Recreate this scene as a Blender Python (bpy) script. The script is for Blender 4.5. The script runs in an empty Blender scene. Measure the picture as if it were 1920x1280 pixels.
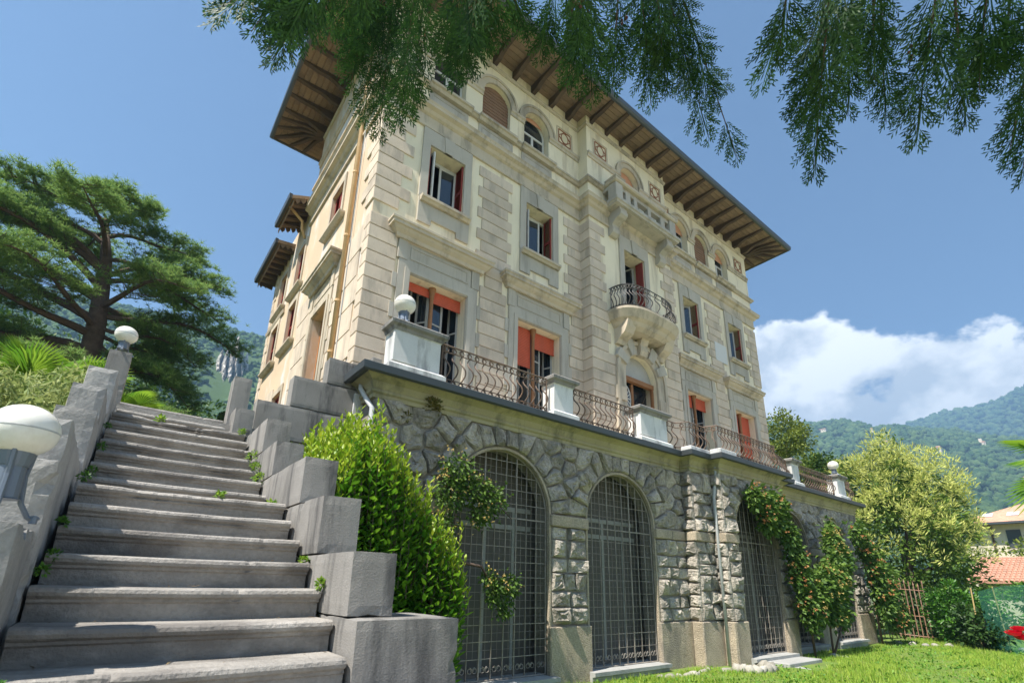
import bpy, math, random
import numpy as np
from mathutils import Vector, Matrix

S = bpy.context.scene
COL = S.collection
rnd = random.Random(11)
nrg = np.random.default_rng(7)
PI = math.pi
def rad(a): return math.radians(a)

# ------------------------------------------------------------------ camera
cam_d = bpy.data.cameras.new('camera')
cam = bpy.data.objects.new('camera', cam_d); COL.objects.link(cam)
yaw, pitch, roll = rad(37.74), rad(17.28), rad(1.23)
fwd = Vector((math.sin(yaw)*math.cos(pitch), math.cos(yaw)*math.cos(pitch), math.sin(pitch)))
rgt = Vector((math.cos(yaw), -math.sin(yaw), 0)); upv = rgt.cross(fwd)
r2 = rgt*math.cos(roll)+upv*math.sin(roll); u2 = -rgt*math.sin(roll)+upv*math.cos(roll)
cam.matrix_world = Matrix(((r2.x,u2.x,-fwd.x,0),(r2.y,u2.y,-fwd.y,0),(r2.z,u2.z,-fwd.z,0),(0,0,0,1)))
cam_d.sensor_width = 36; cam_d.lens = 946.55/1920*36
cam_d.shift_y = 161.5/1920
cam_d.clip_start = 0.05; cam_d.clip_end = 9000
cam_d.dof.use_dof = True; cam_d.dof.focus_distance = 9.0; cam_d.dof.aperture_fstop = 3.5
S.camera = cam

# ------------------------------------------------------------------ sun, sky, exposure
SUN = Vector((-0.52, -0.09, 0.85)).normalized()
sun_d = bpy.data.lights.new('sun', 'SUN'); sun = bpy.data.objects.new('sun', sun_d); COL.objects.link(sun)
sun_d.energy = 4.5; sun_d.angle = rad(0.53); sun_d.color = (1.0, 0.945, 0.87)
sun.rotation_euler = SUN.to_track_quat('Z', 'Y').to_euler()
S.view_settings.view_transform = 'Standard'; S.view_settings.look = 'None'
S.view_settings.exposure = 1.48; S.view_settings.gamma = 1.0
S.view_settings.use_curve_mapping = False
S.cycles.use_denoising = True
try: S.cycles.denoiser = 'OPENIMAGEDENOISE'
except Exception: pass
S.cycles.max_bounces = 6; S.cycles.diffuse_bounces = 3; S.cycles.glossy_bounces = 2
S.cycles.transparent_max_bounces = 6; S.cycles.volume_bounces = 0
S.cycles.caustics_reflective = False; S.cycles.caustics_refractive = False

W = bpy.data.worlds.new('World'); S.world = W; W.use_nodes = True
nt = W.node_tree; nt.nodes.clear()
def nd(t, tree=None, **kw):
    n = (tree or nt).nodes.new(t)
    for k, v in kw.items(): setattr(n, k, v)
    return n
def lk(a, b, tree=None): (tree or nt).links.new(a, b)
sky = nd('ShaderNodeTexSky'); sky.sky_type = 'NISHITA'; sky.sun_disc = False
sky.sun_elevation = math.asin(SUN.z); sky.sun_rotation = math.atan2(SUN.x, SUN.y)
sky.air_density = 1.0; sky.dust_density = 0.5; sky.ozone_density = 5.5; sky.altitude = 250
bg = nd('ShaderNodeBackground'); bg.inputs[1].default_value = 0.05; lk(sky.outputs[0], bg.inputs[0])
tc = nd('ShaderNodeTexCoord')
def cloud_noise(off):
    m = nd('ShaderNodeMapping'); m.inputs['Location'].default_value = off
    m.inputs['Scale'].default_value = (1.0, 1.0, 1.35); lk(tc.outputs['Generated'], m.inputs[0])
    n = nd('ShaderNodeTexNoise'); n.inputs['Scale'].default_value = 7.5; n.inputs['Detail'].default_value = 10
    n.inputs['Roughness'].default_value = 0.585; n.inputs['Distortion'].default_value = 0.1
    lk(m.outputs[0], n.inputs['Vector']); return n.outputs[0]
def mth(op, a, b=None, c=None, clamp=False, tree=None):
    t = tree or nt
    n = t.nodes.new('ShaderNodeMath'); n.operation = op; n.use_clamp = clamp
    for i, q in enumerate((a, b, c)):
        if q is None: continue
        if isinstance(q, (int, float)): n.inputs[i].default_value = q
        else: t.links.new(q, n.inputs[i])
    return n.outputs[0]
COFF = (3.1, 0.2, 1.9); LOWOFF = (3.3, 6.1, 0.2)
n1 = cloud_noise(COFF); n2 = cloud_noise((COFF[0]+0.035, COFF[1]-0.01, COFF[2]-0.075))
sep = nd('ShaderNodeSeparateXYZ'); lk(tc.outputs['Generated'], sep.inputs[0])
low = nd('ShaderNodeTexNoise'); low.inputs['Scale'].default_value = 1.9; low.inputs['Detail'].default_value = 1
lm_ = nd('ShaderNodeMapping'); lm_.inputs['Location'].default_value = LOWOFF; lk(tc.outputs['Generated'], lm_.inputs[0]); lk(lm_.outputs[0], low.inputs['Vector'])
topz = mth('SUBTRACT', mth('MULTIPLY_ADD', low.outputs[0], 0.40, 0.215), mth('MULTIPLY', mth('MULTIPLY_ADD', sep.outputs[1], 1.6, -0.56, True), 0.34))             # sine of the bank's top elevation
hgt = mth('SUBTRACT', topz, sep.outputs[2])
hfac = mth('MULTIPLY', hgt, 4.5)                                     # positive below the top
cov = mth('ADD', mth('SUBTRACT', n1, 0.5), mth('MINIMUM', hfac, 0.22))
cov = mth('MULTIPLY', cov, 13.0, None, True)
lit = mth('MULTIPLY_ADD', mth('SUBTRACT', n1, n2), 4.6, 0.62, True)
lit = mth('MULTIPLY', lit, mth('MULTIPLY_ADD', sep.outputs[2], 1.9, 0.42, True))
cr = nd('ShaderNodeMix', data_type='RGBA'); lk(lit, cr.inputs[0])
cr.inputs[6].default_value = (0.50, 0.53, 0.57, 1); cr.inputs[7].default_value = (0.95, 0.95, 0.94, 1)
bgc = nd('ShaderNodeBackground'); bgc.inputs[1].default_value = 0.60; lk(cr.outputs[2], bgc.inputs[0])
mx = nd('ShaderNodeMixShader'); lk(cov, mx.inputs[0]); lk(bg.outputs[0], mx.inputs[1]); lk(bgc.outputs[0], mx.inputs[2])
wo = nd('ShaderNodeOutputWorld'); lk(mx.outputs[0], wo.inputs[0])

# ------------------------------------------------------------------ materials
MATS = {}
def stone(name, c, var=0.18, scale=2.0, bump=0.25, bscale=30.0, rough=0.88, stain=None, stain_amt=0.5, sscale=(1.2, 1.2, 0.25), fine=0.12, spec=0.2, obj_var=0.1, bdist=0.02):
    """mottled matt surface: two noises for colour, one for relief, optional streaked stains of another colour"""
    if name in MATS: return MATS[name]
    m = bpy.data.materials.new(name); m.use_nodes = True; t = m.node_tree
    b = t.nodes['Principled BSDF']; b.inputs['Roughness'].default_value = rough; b.inputs['Specular IOR Level'].default_value = spec
    co = t.nodes.new('ShaderNodeTexCoord').outputs['Object']
    oi = t.nodes.new('ShaderNodeObjectInfo')
    addv = t.nodes.new('ShaderNodeVectorMath'); addv.operation = 'MULTIPLY_ADD'
    t.links.new(oi.outputs['Random'], addv.inputs[0]); addv.inputs[1].default_value = (37.0, 17.0, 23.0); t.links.new(co, addv.inputs[2])
    def noise(sc, det=6, ro=0.6, mapping=None):
        n = t.nodes.new('ShaderNodeTexNoise'); n.inputs['Scale'].default_value = sc; n.inputs['Detail'].default_value = det; n.inputs['Roughness'].default_value = ro
        v = addv.outputs[0]
        if mapping:
            mp = t.nodes.new('ShaderNodeMapping'); mp.inputs['Scale'].default_value = mapping; t.links.new(v, mp.inputs[0]); v = mp.outputs[0]
        t.links.new(v, n.inputs['Vector']); return n.outputs[0]
    na = noise(scale); nb = noise(bscale, 4)
    k = mth('MULTIPLY_ADD', mth('SUBTRACT', na, 0.5, tree=t), var*4, 1.0, tree=t)
    k = mth('ADD', k, mth('MULTIPLY', mth('SUBTRACT', nb, 0.5, tree=t), fine*4, tree=t), tree=t)
    k = mth('ADD', k, mth('MULTIPLY', mth('SUBTRACT', oi.outputs['Random'], 0.5, tree=t), obj_var*2, tree=t), tree=t)
    k = mth('MAXIMUM', k, 0.15, tree=t)
    mul = t.nodes.new('ShaderNodeVectorMath'); mul.operation = 'SCALE'; mul.inputs[0].default_value = c
    t.links.new(k, mul.inputs['Scale']); col = mul.outputs[0]
    if stain:
        ns = noise(1.6, 8, 0.68, sscale)
        f = mth('MULTIPLY', mth('SUBTRACT', ns, 0.5, tree=t), 7.0, None, True, tree=t)
        f = mth('MULTIPLY', f, stain_amt, tree=t)
        mixn = t.nodes.new('ShaderNodeMix'); mixn.data_type = 'RGBA'; t.links.new(f, mixn.inputs[0]); t.links.new(col, mixn.inputs[6])
        mixn.inputs[7].default_value = (*stain, 1); col = mixn.outputs[2]
    t.links.new(col, b.inputs['Base Color'])
    if bump:
        bp = t.nodes.new('ShaderNodeBump'); bp.inputs['Strength'].default_value = bump; bp.inputs['Distance'].default_value = bdist
        t.links.new(mth('ADD', nb, mth('MULTIPLY', na, 0.6, tree=t), tree=t), bp.inputs['Height']); t.links.new(bp.outputs[0], b.inputs['Normal'])
    MATS[name] = m; return m
def leafm(name, c1, c2, trans=0.35, rough=0.5, tint=None, spec=0.3):
    """leaves: colour between two greens per leaf, some light through"""
    if name in MATS: return MATS[name]
    m = bpy.data.materials.new(name); m.use_nodes = True; t = m.node_tree
    b = t.nodes['Principled BSDF']; b.inputs['Roughness'].default_value = rough; b.inputs['Specular IOR Level'].default_value = spec
    g = t.nodes.new('ShaderNodeNewGeometry')
    r = t.nodes.new('ShaderNodeValToRGB'); r.color_ramp.elements[0].color = (*c1, 1); r.color_ramp.elements[1].color = (*c2, 1)
    if tint:
        e = r.color_ramp.elements.new(0.93); e.color = (*c2, 1); r.color_ramp.elements[2].color = (*tint, 1)
    t.links.new(g.outputs['Random Per Island'], r.inputs[0]); t.links.new(r.outputs[0], b.inputs['Base Color'])
    tr = t.nodes.new('ShaderNodeBsdfTranslucent'); t.links.new(r.outputs[0], tr.inputs[0])
    ms = t.nodes.new('ShaderNodeMixShader'); ms.inputs[0].default_value = trans
    t.links.new(b.outputs[0], ms.inputs[1]); t.links.new(tr.outputs[0], ms.inputs[2])
    t.links.new(ms.outputs[0], t.nodes['Material Output'].inputs[0])
    MATS[name] = m; return m
def plain(name, c, rough=0.5, metal=0.0, spec=0.5, sss=0.0, emit=None):
    if name in MATS: return MATS[name]
    m = bpy.data.materials.new(name); m.use_nodes = True; b = m.node_tree.nodes['Principled BSDF']
    b.inputs['Base Color'].default_value = (*c, 1); b.inputs['Roughness'].default_value = rough
    b.inputs['Metallic'].default_value = metal; b.inputs['Specular IOR Level'].default_value = spec
    if sss: b.inputs['Subsurface Weight'].default_value = sss; b.inputs['Subsurface Radius'].default_value = (.05, .05, .05)
    MATS[name] = m; return m

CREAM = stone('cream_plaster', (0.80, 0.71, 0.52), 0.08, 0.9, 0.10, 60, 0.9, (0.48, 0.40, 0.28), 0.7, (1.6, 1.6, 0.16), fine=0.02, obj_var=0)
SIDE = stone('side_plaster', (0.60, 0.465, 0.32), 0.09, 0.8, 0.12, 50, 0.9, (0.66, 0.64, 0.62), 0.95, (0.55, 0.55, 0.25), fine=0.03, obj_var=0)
QUOIN = stone('quoin_stone', (0.60, 0.50, 0.385), 0.14, 1.5, 0.3, 45, 0.9, (0.30, 0.26, 0.21), 0.6, fine=0.05, obj_var=0.09)
GREY = stone('grey_trim', (0.46, 0.42, 0.35), 0.09, 1.6, 0.2, 60, 0.85, (0.26, 0.24, 0.20), 0.55, (1.8, 1.8, 0.2), fine=0.03, obj_var=0.05)
CORN = stone('cornice_stone', (0.52, 0.445, 0.335), 0.12, 1.8, 0.2, 50, 0.88, (0.22, 0.20, 0.165), 0.7, fine=0.04, obj_var=0.04)
MOSSY = stone('mossy_cornice', (0.38, 0.34, 0.20), 0.16, 1.2, 0.25, 40, 0.92, (0.16, 0.155, 0.10), 0.75, (1.6, 1.6, 0.3), fine=0.06, obj_var=0)
ROCK = stone('rustic_stone', (0.385, 0.345, 0.285), 0.30, 3.5, 1.0, 14, 0.95, (0.17, 0.16, 0.14), 0.75, (1.0, 1.0, 0.6), fine=0.2, obj_var=0.22, bdist=0.05)
MORTAR = stone('mortar', (0.27, 0.245, 0.20), 0.2, 3.0, 0.6, 30, 0.95, (0.13, 0.125, 0.11), 0.6, fine=0.12, obj_var=0)
PLINTH = stone('bush_hammered_stone', (0.46, 0.385, 0.28), 0.22, 2.5, 1.0, 36, 0.95, (0.22, 0.20, 0.17), 0.65, (1.0, 1.0, 0.4), fine=0.3, obj_var=0.1, bdist=0.05)
STEP = stone('stair_stone', (0.315, 0.295, 0.265), 0.2, 3.2, 0.6, 38, 0.85, (0.12, 0.11, 0.10), 0.75, (0.7, 1.5, 1.5), fine=0.14, obj_var=0.07)
CHEEK = stone('cheek_stone', (0.25, 0.238, 0.218), 0.2, 2.2, 0.3, 90, 0.85, (0.085, 0.083, 0.08), 0.85, (2.6, 2.6, 0.42), fine=0.10, obj_var=0.08)
CHEEKL = stone('rough_cheek_stone', (0.33, 0.32, 0.30), 0.2, 2.8, 0.35, 45, 0.85, (0.19, 0.19, 0.19), 0.5, (1.8, 1.8, 0.6), fine=0.14, obj_var=0.16)
PEDEST = stone('weathered_marble', (0.60, 0.60, 0.575), 0.10, 2.0, 0.2, 45, 0.75, (0.20, 0.20, 0.20), 0.7, (1.6, 1.6, 0.35), fine=0.05)
SILLST = stone('sill_slab', (0.34, 0.34, 0.32), 0.1, 2.0, 0.2, 50, 0.8, (0.2, 0.2, 0.19), 0.5)
TILE = stone('terracotta_tile', (0.48, 0.26, 0.175), 0.22, 3.0, 0.2, 12, 0.85, (0.35, 0.2, 0.14), 0.5, obj_var=0.1)
SOFF = stone('soffit_board', (0.25, 0.175, 0.11), 0.14, 1.5, 0.15, 30, 0.85, (0.13, 0.09, 0.06), 0.7, (0.9, 0.9, 0.9), obj_var=0.1)
RAFT = stone('dark_rafter', (0.10, 0.07, 0.048), 0.2, 2.5, 0.2, 25, 0.8, obj_var=0.15)
BROWN = stone('painted_brown_infill', (0.25, 0.15, 0.095), 0.12, 1.6, 0.35, 9, 0.85, (0.14, 0.085, 0.055), 0.6, (0.4, 0.4, 4.0), obj_var=0)
GUTT = plain('gutter_metal', (0.075, 0.085, 0.09), 0.45, 0.3)
IRON = stone('rusty_iron', (0.135, 0.095, 0.07), 0.3, 6, 0.2, 40, 0.65, (0.28, 0.16, 0.09), 0.6, (1, 1, 1), obj_var=0.15, spec=0.4)
IRONB = stone('black_iron', (0.075, 0.07, 0.066), 0.2, 5, 0.15, 40, 0.6, (0.14, 0.115, 0.09), 0.5, (1, 1, 1), obj_var=0.15, spec=0.4)
IRONG = stone('grey_grille_iron', (0.27, 0.24, 0.20), 0.2, 5, 0.15, 40, 0.6, (0.13, 0.10, 0.08), 0.6, (1, 1, 1), obj_var=0.15, spec=0.4)
REDP = stone('red_shutter_paint', (0.27, 0.048, 0.036), 0.12, 3, 0.1, 40, 0.6, (0.22, 0.05, 0.035), 0.5, obj_var=0.1)
ORANGE = stone('orange_blind', (0.56, 0.115, 0.06), 0.10, 2, 0.05, 30, 0.6, (0.40, 0.10, 0.06), 0.6, obj_var=0.05)
ORWOOD = stone('orange_wood', (0.42, 0.19, 0.075), 0.12, 3, 0.1, 40, 0.65, obj_var=0.1)
WOODC = stone('column_wood', (0.28, 0.135, 0.06), 0.14, 3, 0.1, 40, 0.6, obj_var=0.08)
WHITEF = stone('white_frame', (0.62, 0.61, 0.56), 0.08, 3, 0.05, 40, 0.55, (0.4, 0.38, 0.33), 0.4, obj_var=0.05)
GREYF = stone('grey_frame', (0.40, 0.39, 0.36), 0.08, 3, 0.05, 40, 0.6, obj_var=0.05)
DUSTY = plain('dusty_glass', (0.125, 0.115, 0.10), 0.7, 0.0, 0.1)
GLASS = plain('window_glass', (0.02, 0.028, 0.035), 0.04, 0.0, 1.0)
DARK = plain('dark_interior', (0.055, 0.048, 0.042), 0.9, 0.0, 0.1)
YPIPE = stone('ochre_pipe', (0.60, 0.40, 0.20), 0.1, 3, 0.05, 40, 0.55, (0.5, 0.36, 0.2), 0.4, obj_var=0)
WPIPE = stone('pale_pipe', (0.45, 0.46, 0.45), 0.1, 3, 0.05, 40, 0.5, (0.3, 0.3, 0.29), 0.5, obj_var=0)
OPAL = stone('opal_globe', (0.78, 0.76, 0.69), 0.03, 3, 0, 30, 0.22, (0.50, 0.42, 0.30), 0.4, (1.6, 1.6, 1.0), fine=0.01, spec=0.5, obj_var=0.02)
LAMPM = plain('lamp_bracket', (0.16, 0.19, 0.23), 0.5, 0.5)
BARK = stone('bark', (0.12, 0.085, 0.065), 0.3, 4, 1.0, 18, 0.95, obj_var=0.1)
PATCH = plain('plaster_patch', (0.62, 0.61, 0.58), 0.9)

# ------------------------------------------------------------------ object helpers
WLOC = {}
def _setp(o, parent):
    if parent is None: return
    o.parent = parent
    l = WLOC.get(parent.name)
    if l is not None: o.matrix_parent_inverse = Matrix.Translation(l).inverted()
def thing(name, label, cat, loc=(0, 0, 0), group=None):
    o = bpy.data.objects.new(name, None); COL.objects.link(o); o.location = loc; o.empty_display_size = 0.2
    o['label'] = label; o['category'] = cat
    if group: o['group'] = group
    WLOC[o.name] = Vector(loc); return o
def tag(o, label=None, cat=None, group=None, kind=None):
    for k, v in (('label', label), ('category', cat), ('group', group), ('kind', kind)):
        if v: o[k] = v
    return o
def link(name, me, mat=None, parent=None, loc=None, rotz=0, smooth=False):
    if mat is not None and not me.materials: me.materials.append(mat)
    if smooth: me.shade_smooth()
    o = bpy.data.objects.new(name, me); COL.objects.link(o)
    if loc is not None: o.location = loc
    if rotz: o.rotation_euler[2] = rotz
    _setp(o, parent); return o
class MB:
    def __init__(s): s.v = []; s.f = []
    def add(s, vs, fs):
        n = len(s.v); s.v += [tuple(p) for p in vs]; s.f += [tuple(i+n for i in f) for f in fs]; return s
    def box(s, x0, x1, y0, y1, z0, z1):
        return s.add([(x0,y0,z0),(x1,y0,z0),(x1,y1,z0),(x0,y1,z0),(x0,y0,z1),(x1,y0,z1),(x1,y1,z1),(x0,y1,z1)],
                     [(3,2,1,0),(4,5,6,7),(0,1,5,4),(1,2,6,5),(2,3,7,6),(3,0,4,7)])
    def cbox(s, x0, x1, y0, y1, z0, z1, b=0.012):
        """box with chamfered edges"""
        xs = (x0, x1); ys = (y0, y1); zs = (z0, z1); vs = []; idx = {}
        for i in (0, 1):
            for j in (0, 1):
                for k in (0, 1):
                    sx, sy, sz = (1, -1)[i], (1, -1)[j], (1, -1)[k]
                    for a in range(3):
                        p = [xs[i]+sx*b, ys[j]+sy*b, zs[k]+sz*b]; p[a] = (xs[i], ys[j], zs[k])[a]
                        idx[(i, j, k, a)] = len(vs); vs.append(p)
        fs = []
        for a in range(3):
            b1, c1 = [(1, 2), (2, 0), (0, 1)][a]
            for sd in (0, 1):
                q = []
                for (m, n) in ((0, 0), (1, 0), (1, 1), (0, 1)):
                    key = [0, 0, 0]; key[a] = sd; key[b1] = m; key[c1] = n; q.append(idx[(*key, a)])
                fs.append(tuple(q if sd else q[::-1]))
        for a in range(3):
            b1, c1 = [(1, 2), (2, 0), (0, 1)][a]
            for m in (0, 1):
                for n in (0, 1):
                    k0 = [0, 0, 0]; k0[b1] = m; k0[c1] = n; k1 = list(k0); k1[a] = 1
                    q = (idx[(*k0, b1)], idx[(*k1, b1)], idx[(*k1, c1)], idx[(*k0, c1)])
                    fs.append(q if (m != n) else q[::-1])
        for key in [(i, j, k) for i in (0, 1) for j in (0, 1) for k in (0, 1)]:
            q = (idx[(*key, 0)], idx[(*key, 1)], idx[(*key, 2)]); fs.append(q if sum(key) % 2 else q[::-1])
        return s.add(vs, fs)
    def quad(s, a, b, c, d): return s.add([a, b, c, d], [(0, 1, 2, 3)])
    def prism_x(s, prof, x0, x1, n=1):
        """closed (y,z) profile swept from x0 to x1"""
        k = len(prof); vs = []
        for i in range(n+1):
            x = x0+(x1-x0)*i/n; vs += [(x, p[0], p[1]) for p in prof]
        fs = [(i*k+j, i*k+(j+1) % k, (i+1)*k+(j+1) % k, (i+1)*k+j) for i in range(n) for j in range(k)]
        return s.add(vs, fs+[tuple(range(k-1, -1, -1)), tuple(range(n*k, n*k+k))])
    def tube(s, pts, r, n=6, cap=True):
        pts = [Vector(p) for p in pts]; k = len(pts); vs = []
        rr = r if isinstance(r, (list, tuple)) else [r]*k
        side = None
        for i, p in enumerate(pts):
            d = (pts[min(i+1, k-1)]-pts[max(i-1, 0)])
            if d.length < 1e-9: d = Vector((0, 0, 1))
            d.normalize()
            if side is None:
                side = d.cross(Vector((0, 0, 1)))
                if side.length < 0.05: side = d.cross(Vector((1, 0, 0)))
            side = (side-d*side.dot(d)).normalized(); o = d.cross(side)
            for j in range(n):
                a = 2*PI*j/n; vs.append(p+(side*math.cos(a)+o*math.sin(a))*rr[i])
        fs = [(i*n+j, i*n+(j+1) % n, (i+1)*n+(j+1) % n, (i+1)*n+j) for i in range(k-1) for j in range(n)]
        if cap: fs += [tuple(range(n-1, -1, -1)), tuple(range((k-1)*n, k*n))]
        return s.add(vs, fs)
    def lathe(s, prof, cx, cy, n=20, sq=False):
        """(r,z) profile turned about the vertical at cx,cy; sq gives a square plan"""
        k = len(prof); vs = []; m = 4 if sq else n
        for (r, z) in prof:
            for j in range(m):
                a = 2*PI*j/m+(PI/4 if sq else 0); q = r*(math.sqrt(2) if sq else 1)
                vs.append((cx+q*math.cos(a), cy+q*math.sin(a), z))
        fs = [(i*m+j, i*m+(j+1) % m, (i+1)*m+(j+1) % m, (i+1)*m+j) for i in range(k-1) for j in range(m)]
        return s.add(vs, fs+[tuple(range(m-1, -1, -1)), tuple(range((k-1)*m, k*m))])
    def sweep(s, path, prof, closed_prof=True, caps=True):
        """(out,z) profile along an (x,y) path with mitred corners; out is to the right of travel"""
        k = len(prof); vs = []; P = [Vector(p) for p in path]
        for i, p in enumerate(P):
            d0 = (P[i]-P[i-1]).normalized() if i else None
            d1 = (P[i+1]-P[i]).normalized() if i < len(P)-1 else None
            n0 = Vector((d0.y, -d0.x)) if d0 else None; n1 = Vector((d1.y, -d1.x)) if d1 else None
            if n0 is None: m = n1
            elif n1 is None: m = n0
            else:
                m = (n0+n1); m = m/max(0.2, m.dot(n0))
            vs += [(p.x+m.x*o, p.y+m.y*o, z) for o, z in prof]
        r = k if closed_prof else k-1
        fs = [(i*k+j, i*k+(j+1) % k, (i+1)*k+(j+1) % k, (i+1)*k+j) for i in range(len(P)-1) for j in range(r)]
        if caps and closed_prof: fs += [tuple(range(k-1, -1, -1)), tuple(range((len(P)-1)*k, len(P)*k))]
        return s.add(vs, fs)
    def mesh(s, name):
        me = bpy.data.meshes.new(name); me.from_pydata(s.v, [], s.f); me.update(); return me
    def obj(s, name, mat, parent=None, smooth=False, loc=None):
        return link(name, s.mesh(name), mat, parent, loc, smooth=smooth)
def wall_open(mb, fr, s0, s1, z0, z1, ops, th):
    """a wall sheet with openings (a,b,c,d,arched) and their reveals; fr(s,depth,z) places it"""
    sc = sorted({s0, s1, *[o[0] for o in ops], *[o[1] for o in ops]}); zc = sorted({z0, z1, *[o[2] for o in ops], *[o[3] for o in ops]})
    for d in (0, th):
        for i in range(len(sc)-1):
            for j in range(len(zc)-1):
                cs, cz = (sc[i]+sc[i+1])/2, (zc[j]+zc[j+1])/2
                if any(o[0] < cs < o[1] and o[2] < cz < o[3] for o in ops): continue
                mb.quad(fr(sc[i], d, zc[j]), fr(sc[i+1], d, zc[j]), fr(sc[i+1], d, zc[j+1]), fr(sc[i], d, zc[j+1]))
        for o in ops:
            if not o[4]: continue
            r = (o[1]-o[0])/2; c = (o[0]+o[1])/2; zs = o[3]-r
            for sg in (-1, 1):
                arc = [(c+sg*r*math.cos(t), zs+r*math.sin(t)) for t in np.linspace(0, PI/2, 13)]
                for q in range(12):
                    mb.add([fr(c+sg*r, d, o[3]), fr(arc[q][0], d, arc[q][1]), fr(arc[q+1][0], d, arc[q+1][1])], [(0, 1, 2)])
    for o in ops:
        pts = opening_outline(o)
        for q in range(len(pts)):
            a, b = pts[q], pts[(q+1) % len(pts)]
            mb.quad(fr(a[0], 0, a[1]), fr(b[0], 0, b[1]), fr(b[0], th, b[1]), fr(a[0], th, a[1]))
    return mb
def opening_outline(o, grow=0.0, n=24):
    a, b, c, d, ar = o; a -= grow; b += grow
    if not ar: return [(a, c), (b, c), (b, d+grow), (a, d+grow)]
    r = (b-a)/2; m = (a+b)/2; zs = d+grow-r
    return [(a, c), (b, c)]+[(m+r*math.cos(t), zs+r*math.sin(t)) for t in np.linspace(0, PI, n+1)]
def surround(mb, fr, o, w, d0, d1, wt=None, bottom=False):
    """raised band of width w round an opening, from depth d0 to d1 (negative is proud)"""
    inn = opening_outline(o); out = opening_outline(o, w)
    if not bottom: inn = inn[1:]+inn[:1]; out = out[1:]+out[:1]
    n = len(inn)
    if wt is not None and not o[4]: out = [(p[0], o[3]+wt) if p[1] > o[3] else p for p in out]
    for q in range(n-1):
        a, b, A, B = inn[q], inn[q+1], out[q], out[q+1]
        mb.quad(fr(a[0], d0, a[1]), fr(b[0], d0, b[1]), fr(B[0], d0, B[1]), fr(A[0], d0, A[1]))
        mb.quad(fr(A[0], d0, A[1]), fr(B[0], d0, B[1]), fr(B[0], d1, B[1]), fr(A[0], d1, A[1]))
        mb.quad(fr(a[0], d0, a[1]), fr(b[0], d0, b[1]), fr(b[0], d1, b[1]), fr(a[0], d1, a[1]))
    for q in (0, n-1):
        a, A = inn[q], out[q]; mb.quad(fr(a[0], d0, a[1]), fr(A[0], d0, A[1]), fr(A[0], d1, A[1]), fr(a[0], d1, a[1]))
    return mb
# ---- many small pieces as one mesh
def basis(dirs, roll=None, up=(0, 0, 1)):
    """rotation matrices whose Y axis is dirs"""
    d = dirs/np.maximum(np.linalg.norm(dirs, axis=1, keepdims=True), 1e-9)
    u = np.tile(np.array(up, float), (len(d), 1)) if np.ndim(up) == 1 else np.array(up, float)/np.linalg.norm(up, axis=1, keepdims=True); u[np.abs((d*u).sum(1)) > 0.97] = (1, 0.1, 0)
    x = np.cross(d, u); x /= np.linalg.norm(x, axis=1, keepdims=True); z = np.cross(x, d)
    if roll is not None:
        c, s_ = np.cos(roll)[:, None], np.sin(roll)[:, None]; x, z = x*c+z*s_, z*c-x*s_
    return np.stack([x, d, z], axis=2)
def scatter(name, tv, tf, P, R, sc, mat, parent=None, smooth=False):
    """copies of a template (vertices, equal-length faces) at P with rotation R and scale sc, in one mesh"""
    tv = np.asarray(tv, float); tf = np.asarray(tf); N, k, m, q = len(P), len(tv), len(tf), tf.shape[1]
    sc = np.asarray(sc, float); sc = sc[:, None, None] if sc.ndim == 1 else sc[:, None, :]
    V = np.einsum('nij,nkj->nki', R, tv[None]*sc)+P[:, None, :]
    Fc = (tf[None]+(np.arange(N)*k)[:, None, None]).reshape(-1)
    me = bpy.data.meshes.new(name); me.vertices.add(N*k); me.vertices.foreach_set('co', V.reshape(-1).astype(np.float32))
    me.loops.add(N*m*q); me.loops.foreach_set('vertex_index', Fc.astype(np.int32))
    me.polygons.add(N*m); me.polygons.foreach_set('loop_start', (np.arange(N*m)*q).astype(np.int32))
    me.update(calc_edges=True); me.validate()
    return link(name, me, mat, parent, smooth=smooth)
LEAF = ([(0, 0, 0), (0.22, 0.35, 0.05), (0, 0.5, -0.03), (-0.22, 0.35, 0.05), (0.16, 0.7, 0.03), (0, 1, 0), (-0.16, 0.7, 0.03)],
        [(0, 1, 2), (0, 2, 3), (1, 4, 2), (2, 6, 3), (4, 5, 2), (2, 5, 6)])
LEAF2 = ([(0, 0, 0), (0.28, 0.45, 0.08), (0, 1, 0), (-0.28, 0.45, 0.08)], [(0, 1, 2), (0, 2, 3)])
def rdirs(n, up=0.0, g=None):
    g = g or nrg; d = g.normal(size=(n, 3)); d[:, 2] += up; return d/np.linalg.norm(d, axis=1, keepdims=True)
def leaf_blob(centers, radii, n_each, jit=1.0):
    """leaf positions spread through balls, thicker near their skins"""
    N = len(centers)*n_each; c = np.repeat(np.asarray(centers, float), n_each, 0); r = np.repeat(np.asarray(radii, float), n_each)
    d = rdirs(N); t = nrg.random(N)**0.45
    return c+d*(r*t)[:, None]*np.array([1, 1, 0.8]), d
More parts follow.
